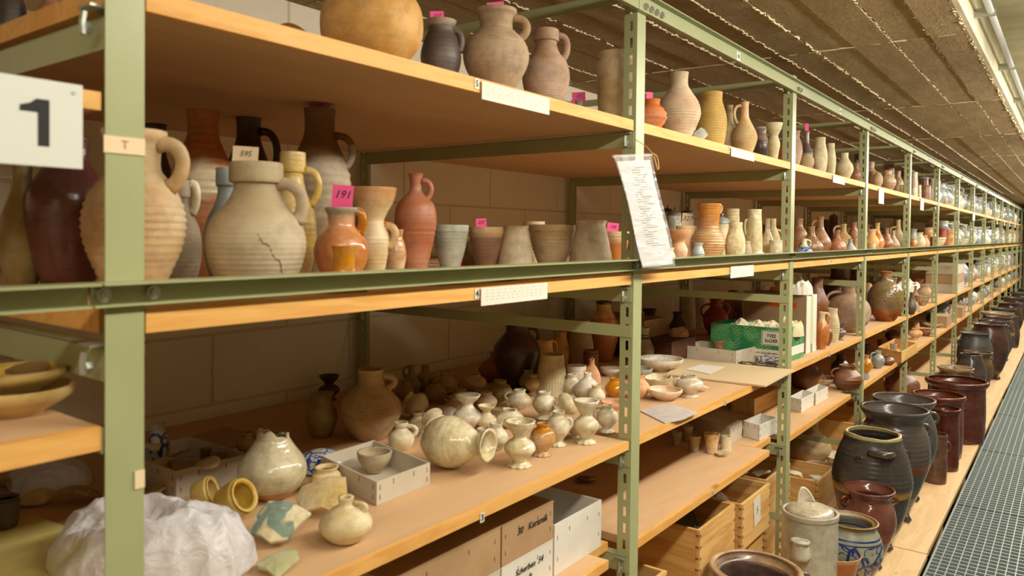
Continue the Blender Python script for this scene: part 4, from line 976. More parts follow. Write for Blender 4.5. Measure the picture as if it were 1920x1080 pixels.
sherd(520, 1070, 3, 90, potmat('C9C8A0', 'B8BA90', .25, 3), 'pale green glazed sherd at the shelf edge', curve=1.2)
sherd(300, 930, 3, 50, M['shard'], 'cream sherd just right of the nearest post', curve=1.5)
R3 = [  # name, kind, u, vt, vb, w, mat, desc, extra
 ('vase', 'funnelcup', 617, 700, 752, 40, 'darkbrown', 'small dark brown vase at the back by the wall', {}),
 ('beaker', 'jar', 603, 733, 822, 60, 'olive', 'brown-shaded beaker jug left of the large handled jug', {}),
 ('jug', 'tallneck', 694, 687, 828, 118, 'buff', 'large rounded buff jug with ring handle near the wall', B(hs=[('R', .9, .72, .26, .008)], rib=.006, ribn=24, ribz=(.05, .6), seg=44)),
 ('jug', 'bottle', 771, 683, 741, 38, 'olive', 'small buff ewer with upright handle behind the large jug', B(hs=[('L', .92, .6, .3, .004)])),
 ('jug', 'jug', 797, 684, 735, 36, 'olive', 'round brownish jug behind the small ewer', {}),
 ('cup', 'squat', 838, 697, 740, 46, 'buff', 'rounded buff cup with a side handle, back row', B(hs=[('L', .9, .5, .35, .004)])),
 ('cup', 'ball', 816, 718, 756, 42, 'olive', 'small cup with pierced mouth, back row', {}),
 ('cup', 'footcup', 888, 697, 742, 48, 'buff', 'dented buff cup with crumpled rim, back row', B(jag=.3, jz=.8)),
 ('cup', 'squat', 862, 726, 765, 44, 'olive', 'buff ring-handled cup in the second row', B(hs=[('L', .85, .4, .35, .004)])),
 ('jug', 'sack', 926, 658, 716, 56, 'tera', 'small reddish pitcher before the dark brown jug', B(hs=[('R', .92, .6, .2, .005)])),
 ('jug', 'shoulder', 969, 600, 730, 88, 'darkbrown', 'large dark brown jug against the wall', B(hs=[('R', .9, .7, .1, .006)])),
 ('tankard', 'tankard', 1018, 634, 730, 46, 'tanor', 'buff tankard behind the fluted tankard', B(hs=[('R', .96, .6, .3, .004)])),
 ('tankard', 'tankard', 1034, 660, 746, 60, 'pale', 'fluted conical beige tankard standing among the cups', B(flute=.03, seg=96)),
 ('jar', 'tanne', 1050, 620, 690, 36, 'tanor', 'tall tan jar behind the fluted tankard', {}),
 ('jar', 'tanne', 1087, 598, 690, 50, 'greige', 'tall grey-buff jar beside the orange bottle', {}),
 ('bottle', 'shoulder', 1131, 563, 679, 58, 'orange', 'orange bottle with cream neck and dark rim', {}),
 ('beaker', 'cyljar', 1107, 654, 706, 30, 'brown', 'brown cylindrical beaker before the orange bottle', {}),
 ('jar', 'bowl', 1080, 682, 738, 38, 'white', 'grey-white jar with flat rim', {}),
 ('jug', 'sack', 1109, 669, 738, 34, 'peach', 'pinkish white pitcher with slanted open mouth', B(jag=.5, jz=.8)),
 ('jug', 'sack', 1101, 697, 752, 50, 'white', 'white jug modelled with round eye knobs', B(relief=0) if 0 else {}),
 ('cup', 'footcup', 937, 710, 762, 46, 'olive', 'brown ribbed cup in the middle row', B(rib=.02, ribn=8)),
 ('cup', 'squat', 912, 732, 770, 40, 'buff', 'round buff cup left of the brown ribbed cup', {}),
 ('cup', 'squat', 974, 728, 768, 42, 'ivory', 'white cup with a small ring handle on its left', B(hs=[('L', .85, .45, .4, .004)])),
 ('cup', 'footcup', 1020, 732, 788, 44, 'ivory', 'round relief cup with ruffled foot, middle row', B(ruf=.1)),
 ('cup', 'footcup', 1062, 745, 792, 44, 'cream', 'tilted cream cup in front of the fluted tankard', B(lie=(40, 55, .8))),
 ('bowl', 'squat', 905, 800, 846, 42, 'ivory', 'pale pleated cup behind the lying jug', {}),
 ('vase', 'flask', 876, 735, 806, 54, 'white', 'white glazed vase with wide saucer rim', B(seg=40)),
 ('vase', 'flask', 912, 756, 806, 38, 'cream', 'small cream flask right of the saucer-rimmed vase', {}),
 ('bowl', 'dome', 835, 760, 793, 56, 'white', 'white pleated bowl turned over', {}),
 ('jug', 'squat', 780, 745, 790, 46, 'cream', 'open cream jug lying with its handle out', B(hs=[('R', .8, .4, .4, .005)], lie=(200, 55, .8))),
 ('cup', 'squat', 955, 762, 803, 54, 'ivory', 'lumpy white cup with twisted relief', B(jag=.4, jz=.7)),
 ('cup', 'squat', 930, 790, 845, 44, 'ivory', 'grey-white pleated cup behind the gold vase', {}),
 ('jug', 'collarjug', 783, 770, 812, 36, 'cream', 'cream jug with ring handle behind the small lying jug', B(hs=[('R', .9, .6, .4, .004)])),
 ('jug', 'collarjug', 752, 788, 846, 50, 'cream', 'small cream pitcher with open handle before the large jug', B(hs=[('R', .85, .5, .3, .005)])),
 ('cup', 'funnelcup', 816, 785, 822, 44, 'cream', 'cream funnel fragment behind the big lying jug', B(lie=(160, 60, .8))),
 ('vase', 'funnelcup', 974, 782, 880, 60, 'gloss', 'gold-veined glossy vase with funnel rim and ruffled foot', B(ruf=.1, seg=44, N=34)),
 ('cup', 'footcup', 1017, 790, 858, 48, 'flame', 'orange and white flamed cup with ruffled foot', B(ruf=.1, seg=40)),
 ('cup', 'footcup', 1046, 768, 839, 44, 'ivory', 'white round cup with ruffled foot right of the flamed cup', B(ruf=.1, seg=40, hs=[('R', .8, .5, .25, .004)])),
 ('vase', 'funnelcup', 1098, 745, 835, 50, 'ivory', 'white vase with funnel rim and ruffled foot, near the post', B(ruf=.1, seg=44, N=34)),
 ('cup', 'footcup', 1138, 757, 813, 40, 'ivory', 'white relief cup beside the post', B(ruf=.1, hs=[('L', .8, .5, .3, .004)])),
 ('cup', 'squat', 760, 712, 752, 34, 'olive', 'small brown round cup right of the large handled jug', {}),
 ('cup', 'footcup', 1000, 700, 742, 34, 'buff', 'small buff cup before the reddish and dark jugs', {}),
 ('cup', 'squat', 1118, 720, 760, 34, 'cream', 'cream cup between the round-eyed jug and the post', {}),
 ('cup', 'squat', 850, 742, 776, 36, 'buff', 'buff cup behind the white pleated bowl', {}),
 ('cup', 'footcup', 1078, 790, 822, 30, 'cream', 'small cream cup between the two vases', {}),
 ('cup', 'squat', 1152, 707, 745, 36, 'amber', 'orange-brown squat cup behind the post', {}),
 ('bowl', 'dish', 1145, 686, 706, 44, 'white', 'white saucer behind the post', {}),
 ('bowl', 'dish', 1148, 748, 772, 46, 'peach', 'pink striped bowl beside the post', {}),
 ('jug', 'squat', 1072, 700, 745, 34, 'ivory', 'grey-white jug behind the round relief cup', {}),
 ('cup', 'squat', 990, 690, 735, 36, 'olive', 'brown cup before the dark jug', {}),
]
for nm, kd, u, vt, vb, w_, mt, ds, ex in R3:
    mm = M[mt]
    if ds.startswith('orange bottle'): mm = potmat('C8782E', 'B0641F', .3, 2, zone=(.74, 'D9B57A', .02), bands=((.98, .03, '3A302A'),))
    pot(nm, kd, u, vt, w_, 3, ds, mm, b=vb, **ex)
pot('jug', 'lying', 868, 800, 108, 3, 'large cream glazed jug lying with its mouth to the aisle', potmat('E0D4B0', 'CDBE92', .13, 3, spk=.05, relief=18), pos=(on_z(862, 890, .77).x-.03, on_z(862, 890, .77).y+.02), R=.056, H=.175, lie=(8, 86, .97), rib=.01, ribn=14, ribz=(.4, .7), seg=48, N=40, jag=.3, jz=.92, wob=.02)
bpy.context.view_layer.update()
# second bay
SB = 'second bay'
pot('dish', 'dish', 1238, 665, 86, 3, 'large shallow white dish right of the post', potmat('DCD3BC', 'C9BDA0', .4, 3, zone=(.5, 'E2DACA', .2)), b=697)
pot('dish', 'dish', 1196, 685, 56, 3, 'grey-green dish partly behind the post', M['stone'], b=712)
pot('bowl', 'bowl', 1232, 698, 56, 3, 'broken cream bowl with jagged rim', M['cream'], b=730, jag=.5, jz=.3)
pot('bowl', 'dish', 1246, 722, 68, 3, 'broken shallow bowl with orange rim', potmat('E2D3B4', 'D8B08C', .45, 2), b=752, jag=.2, jz=.6)
pot('jug', 'footcup', 1292, 700, 54, 3, 'small broken grey-white jug on a foot', potmat('DAD0BC', 'C4B49C', .3, 3), b=746, jag=.4, jz=.82, hs=[('L', .8, .35, .3, .005)], ruf=.08)
pot('cup', 'squat', 1196, 700, 44, 3, 'orange and cream cup touching the post', M['peach'], b=748)
sherd(1312, 734, 3, 34, M['cream'], 'small base fragment right of the broken grey-white jug')
sheet('plastic_bag', 'flat clear plastic bag lying on the shelf', 'bag', [(1201, 770), (1228, 760), (1262, 757), (1309, 773), (1280, 786), (1247, 793)], .7712, .002, plain('bag_film', 'D2CBC6', .22, 0, 'C4BCB8', 30, .5, 50))
sheet('cardboard_sheet', 'large flat sheet of grey cardboard reaching over the shelf edge', 'card', [(1284, 672), (1490, 693), (1435, 723), (1249, 701)], .7715, .006, plain('sheet_card', 'CDB58C', .85))
sheet('paper_sheet', 'white paper lying on the cardboard sheet', 'paper', [(1286, 692), (1314, 683), (1359, 688), (1331, 701)], .7785, .0008, PAPER)
bx, _, _, _ = pxbox('storage_box', 'shallow grey cardboard box with a cup inside, second bay', 'box', (1380, 684), (1419, 674), (1273, 671), .056, .770, CARD)
pot('cup', 'beaker', 1348, 636, 26, 3, 'brown and cream cup fragment in the shallow grey box', M['tiger'], b=664, lift=.01, lie=None)
sherd(1325, 665, 3, 26, M['cream'], 'curved rim sherd in the shallow grey box', lift=.01)
def greenmat():
    mt, nt, bs = newmat('fern_print'); tc = nd(nt, 'ShaderNodeTexCoord').outputs['Object']
    n1 = noi(nt, tc, 14, 3); cs_ = []
    for r_, l_ in ((.5, 0), (-.7, 3)):
        wv = nd(nt, 'ShaderNodeTexWave', wave_type='BANDS', bands_direction='Z'); wv.inputs['Scale'].default_value = 34; wv.inputs['Distortion'].default_value = 2.5; wv.inputs['Detail'].default_value = 3; wv.inputs['Detail Scale'].default_value = 2
        nt.links.new(mapping(nt, tc, (1, 1, 1), (l_, 0, 0), (r_, r_, r_)), wv.inputs['Vector'])
        cs_.append(mth(nt, 'MULTIPLY', ramp(nt, wv.outputs['Fac'], .55, .95), ramp(nt, noi(nt, mapping(nt, tc, (1, 1, 1), (l_*2+1, 0, 0)), 13, 1), .48, .56)))
    c = mixc(nt, ramp(nt, n1, .4, .6), lin('2E8A48'), lin('1F7A52')); c = mixc(nt, mth(nt, 'MULTIPLY', mth(nt, 'MAXIMUM', cs_[0], cs_[1]), .6), c, lin('9CC98A'))
    nt.links.new(c, bs.inputs['Base Color']); bs.inputs['Roughness'].default_value = .4; return mt
GB = greenmat()
bx, f, s1, M4 = pxbox('printed_carton', 'green fern-printed carton with a square white label', 'carton', (1474, 681), (1507, 669), (1332, 666), .143, .770, GB, staples=False)
LA = (on_z(1332, 666, .77)-on_z(1474, 681, .77)).length; LF = (on_z(1507, 669, .77)-on_z(1474, 681, .77)).length
def decal(x0, x1, z0, z1, mat, par, side, off=.0008, nm='label'):
    mb = MB()
    if side: mb.box(-off, -off*.2, x0, x1, z0, z1, 0, M4)
    else: mb.box(x0, x1, -off, -off*.2, z0, z1, 0, M4)
    return mb.build(nm, mat, par)
hB = .143
def sfrac(u):   # distance from the near corner along the left-facing side for picture column u
    a, b = on_z(1474, 681, .77), on_z(1332, 666, .77); lo, hi = 0, 1
    for _ in range(30):
        m_ = (lo+hi)/2; q = a+(b-a)*m_; r = q-CAM; uu = PX+F*r.dot(RT)/r.dot(FW)
        if uu > u: lo = m_
        else: hi = m_
    return lo*LA
decal(sfrac(1464), sfrac(1427), .46*hB, .90*hB, PAPER, s1, True)
decal(sfrac(1462.8), sfrac(1428.4), .475*hB, .885*hB, plain('label_border', '3C6A44', .5), s1, True, .001, 'label_border')
decal(sfrac(1462), sfrac(1429.2), .49*hB, .87*hB, PAPER, s1, True, .0012, 'label_face')
decal(.002, sfrac(1410), .13*hB, .34*hB, PAPER, s1, True, .0008, 'white_band')
decal(.002, LF-.002, .16*hB, .42*hB, PAPER, f, False, .0008, 'white_band')
e2n = (on_z(1332, 666, .77)-on_z(1474, 681, .77)).normalized(); ang = math.atan2(-e2n.y, -e2n.x)
e1n = (on_z(1507, 669, .77)-on_z(1474, 681, .77)).normalized()
def ltext(s, size, uu, zf, sx=1, bold=0):
    q = sfrac(uu); p = e2n*q - e1n*.0016
    return text(s, size, INK, s1, (p.x, p.y, zf*hB), (math.pi/2, 0, ang), 'lettering', 0, 'CENTER', bold, sx)
ltext('YVES', .021, 1445.8, .745, .85, .0004); ltext('RoCHER', .0195, 1445.6, .60, .72, .0004)
ltext('la vie. naturelle enfin.', .011, 1436, .235, 1.1)
for i, (u, v, r_) in enumerate(((1405, 612, 26), (1432, 612, 28), (1375, 610, 22))):
    p = on_z(u, 668, .772); q = Vector((p.x-.0, p.y+.06, .772+.105)); crumple('packing_paper', 'crumpled packing paper in the green carton, %s' % ['centre', 'right', 'left'][i], 'paper', q, .05, .05, .045, plain('packing', 'D8CBA8', .85), i*3.1, 0, .6)
p = on_z(1492, 672, .772); crumple('packing_paper', 'crumpled beige paper spilling over the carton beside the post', 'paper', Vector((p.x-.02, p.y, .87)), .05, .07, .075, plain('packing_b', 'D6C69E', .85), 5.2, .3, .7)
TW = plain('white_box', 'E4E0D4', .6, 0, 'D8D4C4', 6)
bx, f, s1, M4 = pxbox('tall_carton', 'tall white carton with a pale green stripe behind the green one', 'carton', (1511, 664), (1530, 658), (1392, 647), .262, .770, TW, mats=(TW, BROWNCARD), staples=False)
LF = (on_z(1530, 658, .77)-on_z(1511, 664, .77)).length
decal(LF*.42, LF*.62, 0.001, .26, plain('green_stripe', 'C9CF94', .5), f, False, .0008, 'stripe')
decal(LF*.02, LF*.9, 0.001, .13*.3, TW, f, False, .0008, 'lower_print')
decal(.05, .2, .20, .225, plain('orange_tape', 'D0561C', .5), s1, True, .0008, 'tape')
p = on_z(1502, 668, .77); crumple('paper_bag', 'white crumpled paper bag on top of the tall carton', 'bag', Vector((p.x-.05, p.y+.12, 1.033)), .06, .06, .085, plain('white_bag', 'E2DBC8', .85), 1.7, 0, .6)
pot('jug', 'jug', 1462, 531, 44, 3, 'tan jug with large loop handle above the cartons', M['tanor'], x=-.48, z=.9035, h=.13, hs=[('L', .8, .35, .6, .008)])
bpy.data.objects[-1] if 0 else None
wbox('storage_box', 'brown cardboard carton at the back that lifts the tan jug', 'box', -.36, 4.40, 4.75, .7705, .13, .3, BROWNCARD, open_=False)
DK = wood('dark_board', '5A3420', '3C2214', 'X', .6, .5)
wbox('wooden_chest', 'dark brown wooden box at the back of the second bay', 'box', -.42, 2.86, 3.10, .7705, .085, .42, DK, staples=False, open_=False)
wbox('storage_box', 'brown carton standing on the dark wooden box', 'box', -.55, 2.87, 3.08, .8582, .075, .25, BROWNCARD, staples=True)
pot('jug', 'squat', 1257, 560, 62, 3, 'grey jug with a handle in the brown carton', M['grey'], pos=(-.68, 2.97), R=.058, H=.11, z=.864, hs=[('R', .9, .5, .2, .008)])
pot('jug', 'jug', 1341, 560, 48, 3, 'bright orange clay jug with two handles at the back', M['red'], x=-.62, hs=[('L', .85, .5, .3, .006), ('R', .9, .6, .3, .006)])
p = on_z(1305, 640, .857); crumple('paper_bag', 'crumpled brown paper bag on the dark wooden box', 'bag', Vector((-.47, 3.04, .8585)), .04, .045, .04, plain('kraft', 'B8946A', .8), 9.1, 0, .7)
pot('jar', 'vaso', 1205, 612, 42, 3, 'grey-blue banded jar with wooden lid behind the post', potmat('B9A88A', '9A8A72', .4, 3, bands=((.7, .03, '3A4250'), (.78, .02, '3A4250'))), b=680)
# tangled cord
def tangle(desc, uvz, rx, ry, n, mat, lv=3, r=.0022, hh=.012):
    c = on_z(*uvz, Z[lv]); pts = []; rr = random.Random(5)
    for i in range(n):
        a = i*.9+rr.uniform(-.4, .4); q = rr.uniform(.2, 1)
        pts.append((math.cos(a)*rx*q, math.sin(a)*ry*q, r+.001+rr.uniform(0, hh)))
    pp = []
    for i in range(len(pts)-1):
        for t in (0, .33, .66): pp.append(Vector(pts[i]).lerp(Vector(pts[i+1]), t)+Vector((0, 0, .003*math.sin(t*3))))
    mb = MB(); mb.tube(pp, r, 5); o = mb.build('cord', mat, None, True); o.location = (c.x, c.y, Z[lv]); tag(o, desc, 'cord'); return o
LACE = plain('speckled_cord', 'E4E4E4', .6, 0, '22242E', 70); LACE2 = LACE
tangle('tangled black and white cord on the shelf beside the second post', (1440, 685), .06, .05, 90, LACE, r=.003, hh=.03)
tangle('thin dark cable loop before the shallow grey box', (1395, 684), .045, .04, 7, plain('dark_green_cable', '2E3A34', .5), r=.0025, hh=.004)
# third bay, lower middle shelf
R3b = [('jug', 'jug', 1540, 584, 655, 30, 'orange', 'orange stoneware jug with tall handle beside the tall carton', B(hs=[('R', .96, .6, .25, .006)])),
 ('jug', 'jug', 1550, 605, 648, 22, 'brown', 'small reddish brown jug behind the orange jug', {}),
 ('jar', 'tanne', 1559, 577, 642, 30, 'pale', 'pale ribbed jar with lid before the big round jug', B(rib=.015, ribn=14)),
 ('vase', 'funnelcup', 1573, 602, 638, 28, 'purple', 'small purple glazed vase with a twisted open mouth', {}),
 ('jug', 'medjug', 1589, 535, 623, 86, 'pinkgrey', 'very large round grey-brown jug with shoulder handle', B(hs=[('L', .86, .6, .12, .008)], seg=48)),
 ('jug', 'ball', 1626, 530, 594, 34, 'tiger', 'reddish jug with a round medallion behind the third post', {}),
 ('bottle', 'medjug', 1660, 508, 603, 70, 'brown', 'big brown bottle with a carved green and blue medallion', B(seg=48)),
 ('jug', 'shoulder', 1530, 520, 640, 44, 'brown', 'tall brown jug behind the tall white carton', {}),
 ('jug', 'jug', 1690, 540, 592, 30, 'dark', 'dark grey jug behind the fourth post', {}),
 ('jar', 'shoulder', 1570, 500, 610, 60, 'darkbrown', 'large dark brown jar at the back of the third bay', {}),
 ('jar', 'shoulder', 1602, 505, 600, 40, 'darkbrown', 'dark glazed jar with bright highlight at the back', {}),
 ('jar', 'jar', 1668, 520, 585, 34, 'olive', 'brown jar behind the medallion bottle', {}),
 ('vase', 'bottle', 1708, 548, 590, 20, 'dark', 'dark grey narrow pot past the fourth post', {}),
 ('vase', 'bottle', 1716, 536, 572, 18, 'pinkgrey', 'rosy brown bottle past the fourth post', {}),
 ('bowl', 'cone', 1712, 564, 583, 28, 'pinkgrey', 'brown cone-shaped lid lying past the fourth post', {}),
 ('bowl', 'bowl', 1729, 553, 573, 30, 'speck', 'striped brown bowl on the lower middle shelf', {}),
 ('bowl', 'squat', 1733, 534, 562, 32, 'greyor', 'buff bowl fragment with large hole', {}),
 ('bowl', 'dish', 1718, 521, 534, 30, 'tanor', 'tan dish stacked behind the bowls', {})]
for nm, kd, u, vt, vb, w_, mt, ds, ex in R3b:
    mm = M[mt]
    if 'medallion' in ds and 'big' in ds: mm = potmat('A5683C', '8A4E2C', .25, 3, blue=('4E7A60', 60, .25, .9), spk=.1, relief=70)
    pot(nm, kd, u, vt, w_, 3, ds, mm, b=vb, **ex)
p = on_z(1745, 560, .771); crumple('paper_wrap', 'heap of white wrapping paper in the fifth bay', 'paper', Vector((p.x-.24, p.y+.1, .771)), .16, .2, .16, plain('wrap_paper', 'DAD6C8', .8), 2.2, 0, .5)
for k in range(3):
    wbox('storage_box', 'grey carton in the sixth bay stack, %s of three' % ['lowest', 'middle', 'topmost'][k], 'box', -.02, 8.33, 9.0, .7705+.0885*k, .084, .26, CARD if k != 1 else BROWNCARD, open_=False)
# ======== bottom shelf
x1 = -.06; z2 = .498
wbox('storage_box', 'pale carton at the bottom left, lower of a pair', 'box', x1, .93, 1.252, z2, .088, .3, CARD, open_=False)
wbox('storage_box', 'brown carton resting on the pale carton, widest of the row', 'box', x1, .93, 1.252, z2+.0912, .088, .3, BROWNCARD, open_=False)
wbox('storage_box', 'low grey carton at the top behind the brown one', 'box', x1-.10, 1.0, 1.22, z2+.1824, .04, .19, CARD, open_=False)
o, f, s1, _ = wbox('storage_box', 'brown carton with handwriting, upper of the middle pair', 'box', x1, 1.258, 1.452, z2+.0912, .086, .3, BROWNCARD, open_=False)
text('30   Keramik', .022, INK, f, (.0012, .11, .058), FACEX, 'handwriting', .3, 'CENTER', .0002)
o, f, s1, _ = wbox('storage_box', 'white carton with handwriting, lower of the middle pair', 'box', x1, 1.258, 1.452, z2, .088, .3, WHITECARD, open_=False)
text('Scherben  54', .02, INK, f, (.0012, .10, .060), FACEX, 'handwriting', .3, 'CENTER', .0002)
text('Keramik', .02, INK, f, (.0012, .075, .036), FACEX, 'handwriting', .3, 'CENTER', .0002)
wbox('storage_box', 'open white carton right of the stacked cartons', 'box', x1, 1.459, 1.675, z2, .12, .3, WHITECARD)
pot('jug', 'jug', 0, 0, 1, 2, 'dark glazed jug lying at the back of the bottom shelf', M['brown'], pos=(-.46, 1.64), R=.05, H=.15, lie=(20, 84, 1.0), z=z2)
pot('cup', 'flask', 0, 0, 1, 2, 'cup with white mouth lying beside the post', M['cream'], pos=(-.16, 1.74), R=.028, H=.07, lie=(-30, 80, 1.0), z=z2)
sherd(1098, 905, 2, 40, M['tiger'], 'mottled brown sherd beside the open white carton')
pot('beaker', 'beaker', 1301, 812, 28, 2, 'small buff beaker left of the orange-stained beaker', M['greige'], b=848)
pot('beaker', 'beaker', 1334, 808, 32, 2, 'orange-stained pale beaker on a broken foot', potmat('DCC8A0', 'D8A464', .6, 3), b=852, jag=.2, jz=.85, ruf=.1)
pot('beaker', 'straight', 1361, 815, 20, 2, 'small cream cylinder cup on the bottom shelf', M['pale'], b=846)
pot('beaker', 'beaker', 1268, 806, 22, 2, 'pale beaker in the shade of the bottom shelf', M['greige'], b=837)
pot('beaker', 'beaker', 1288, 795, 24, 2, 'brownish beaker behind the small buff beaker', M['buff'], b=828)
sherd(1357, 855, 2, 32, M['cream'], 'flat cream sherd at the front of the bottom shelf')
pxbox('storage_box', 'closed grey carton behind the beakers', 'box', (1368, 836), (1391, 823), (1296, 812), .068, .4985, CARD, open_=False)
pxbox('storage_box', 'open white carton of sherds beside the second post', 'box', (1424, 827), (1457, 811), (1393, 818), .062, .4985, WHITECARD)
sherd(1415, 800, 2, 24, M['white'], 'white sherd poking out of the open carton by the second post', lift=.03)
pxbox('wooden_box', 'plain wooden box at the back beside the second post', 'box', (1414, 781), (1466, 754), (1370, 770), .075, .4985, CRATE, staples=False, t=.01, open_=False)
pxbox('storage_box', 'first of two small white cartons past the second post', 'box', (1502, 774), (1526, 760), (1480, 768), .06, .4985, WHITECARD)
pxbox('storage_box', 'second of two small white cartons past the second post', 'box', (1529, 760), (1552, 747), (1511, 754), .058, .4985, WHITECARD)
R2 = [('bowl', 'dish', 1532, 700, 729, 66, 'speck', 'wide broken bowl behind the white cartons', B(jag=.3, jz=.6)),
 ('jug', 'squat', 1588, 682, 733, 58, 'brown', 'squat brown ridged jug with handle before the third post', B(hs=[('L', .85, .5, .2, .006)], rib=.02, ribn=7)),
 ('jug', 'jug', 1575, 662, 712, 36, 'darkbrown', 'dark brown jug with ribbed neck at the back', {}),
 ('jug', 'jug', 1624, 665, 699, 24, 'amber', 'amber glazed jug past the third post', {}),
 ('jug', 'jug', 1646, 657, 691, 26, 'bluegrey', 'grey-blue jug with handle, bottom shelf', B(hs=[('L', .9, .5, .3, .004)])),
 ('bowl', 'squat', 1665, 665, 685, 26, 'brown', 'squat brown pot with flat rim, bottom shelf', {}),
 ('cup', 'straight', 1626, 645, 672, 12, 'darkbrown', 'tall dark brown cup, back row', {}),
 ('cup', 'cyljar', 1622, 699, 712, 16, 'bluegrey', 'small grey ribbed pot at the third post', {}),
 ('jar', 'vaso', 1509, 660, 730, 70, 'brown', 'large rust-brown jar at the back of the third bay, bottom', {}),
 ('cup', 'beaker', 1651, 636, 655, 16, 'tera', 'small brown beaker in the wooden tray', B(lift=.02)),
 ('cup', 'cyljar', 1675, 643, 658, 14, 'stone', 'small grey pot in the wooden tray', B(lift=.02)),
 ('bowl', 'footcup', 1716, 615, 637, 28, 'tanor', 'pale orange footed bowl past the fourth post', {}),
 ('jug', 'cone', 1718, 603, 628, 16, 'peach', 'peach cone lid behind the footed bowl', {}),
 ('bowl', 'dish', 1736, 616, 630, 26, 'tera', 'reddish dish behind the footed bowl', {}),
 ('jar', 'jar', 1763, 586, 608, 15, 'green', 'green glazed jar past the fifth post', {}),
 ('jar', 'jar', 1744, 588, 606, 17, 'dark', 'dark green jar before the fifth post', {}),
 ('bowl', 'dish', 1748, 604, 614, 40, 'white', 'white plates stacked behind the fifth post', {}),
 ('jug', 'ball', 1675, 618, 640, 32, 'darkbrown', 'dark round jug lying behind the wooden tray', {})]
for nm, kd, u, vt, vb, w_, mt, ds, ex in R2: pot(nm, kd, u, vt, w_, 2, ds, M[mt], b=vb, **ex)
pxbox('wooden_tray', 'open pine tray of small pots on the bottom shelf', 'tray', (1690, 681), (1719, 662), (1646, 670), .07, .4985, CRATE, staples=False, t=.008)
for k in range(2): wbox('storage_box', 'small buff carton on the bottom shelf of the %s bay' % ['sixth', 'seventh'][k], 'box', -.01, 7.66+1.1*k, 7.95+1.1*k, .4985, .1, .12, BROWNCARD, staples=False, open_=False)
# ======== crates on the deck
def crate(label, x1, y0, y1, z0, h, d, **k): return wbox('wooden_crate', label, 'crate', x1, y0, y1, z0, h, d, CRATE, staples=False, t=.011, marks=True, mats=(CRATE, CRATEX), **k)
crate('lower pine crate under the nearest large crate', -.05, 2.26, 2.57, .0, .172, .5)
c1 = crate('nearest large pine crate with a dark jar inside', -.04, 2.268, 2.575, .174, .184, .5)
crate('lower pine crate under the crate with the paper', -.06, 2.65, 2.94, .0, .162, .5)
c2 = crate('pine crate with a white paper pinned to its front', -.04, 2.652, 2.952, .164, .168, .5)
crate('lower pine crate left of the second post', -.07, 2.975, 3.30, 0, .145, .5) if 0 else None
crate('pine crate seen behind the second post', -.075, 3.025, 3.33, .147, .170, .45)
crate('low pine crate under the one behind the second post', -.075, 3.025, 3.33, .0, .145, .45)
crate('small pine crate at the foot of the first post', -.05, 1.83, 2.05, .15, .155, .3)
crate('low pine crate under the small one at the first post', -.05, 1.80, 2.06, .0, .148, .3)
crate('pine crate of sherds past the second post', -.04, 3.655, 3.95, .0, .155, .32)
crate('rear pine crate past the second post', -.42, 3.60, 4.12, .0, .22, .4)
crate('pine crate past the third post', -.1, 4.75, 5.2, 0, .2, .4)
mb = MB(); mb.box(0, .001, -.035, .035, -.05, .05); t = mb.build('pinned_paper', PAPER, c2[1]); t.location = (.0012, .15, .105); t.rotation_euler = (.12, 0, 0)
mb = MB(); mb.tube([(.0016, -.005, -.01), (.0016, .006, .0), (.0016, -.004, .008), (.0016, .003, .018)], .0018, 5); mb.build('sketch', plain('reddish_sketch', 'A08078', .8), t)
pot('jar', 'tankard', 0, 0, 1, 0, 'dark blue-grey jar lying in the nearest large crate', potmat('5A6064', '444A50', .35, 3), pos=(-.2, 2.42), R=.07, H=.16, lie=(25, 70, .95), z=.188)
pot('jug', 'jug', 0, 0, 1, 0, 'pinkish clay jug lying in the crate with the paper', M['pinkgrey'], pos=(-.22, 2.80), R=.06, H=.15, lie=(200, 75, .95), z=.178)
pot('vase', 'ball', 0, 0, 1, 0, 'round pot with a black and white mottled pattern in the small crate', potmat('E8E8E6', 'DADAD8', .4, 3, blue=('20222A', 60, -.1, 1.1)), pos=(-.11, 1.93), R=.062, H=.115, z=.17)
for i, (x, y, z) in enumerate(((-.12, 3.75, .10), (-.2, 3.82, .11), (-.1, 3.86, .10), (-.22, 3.72, .1))):
    sherd(0, 0, 0, .09, M['pale'] if i % 2 else M['white'], 'pale sherd in the crate past the second post, %s' % ['front', 'rear', 'far', 'innermost'][i], z=z, pos=(x, y, z))
for i, (x, y) in enumerate(((-.2, 3.08), (-.25, 3.2), (-.14, 3.15))):
    sherd(0, 0, 0, .09, M['pale'], 'pale sherd in the crate behind the second post, %s' % ['near', 'rear', 'front'][i], z=.29, pos=(x, y, .28))
for i in range(5):
    pot('bowl', 'dish', 0, 0, 1, 0, 'broken grey-buff bowl under the bottom shelf, third bay, %s' % ['nearest', 'second', 'third', 'fourth', 'farthest'][i], M['grey'] if i % 2 else M['speck'], pos=(-.62+.1*(i % 2), 3.62+.0*i+.14*i, ) if 0 else (-.2-.06*(i % 2), 4.06+.13*i if i else 4.05), R=.06, H=.05, z=0, jag=.4, jz=.5, lie=None) if i in (0, 2, 4) and False else None
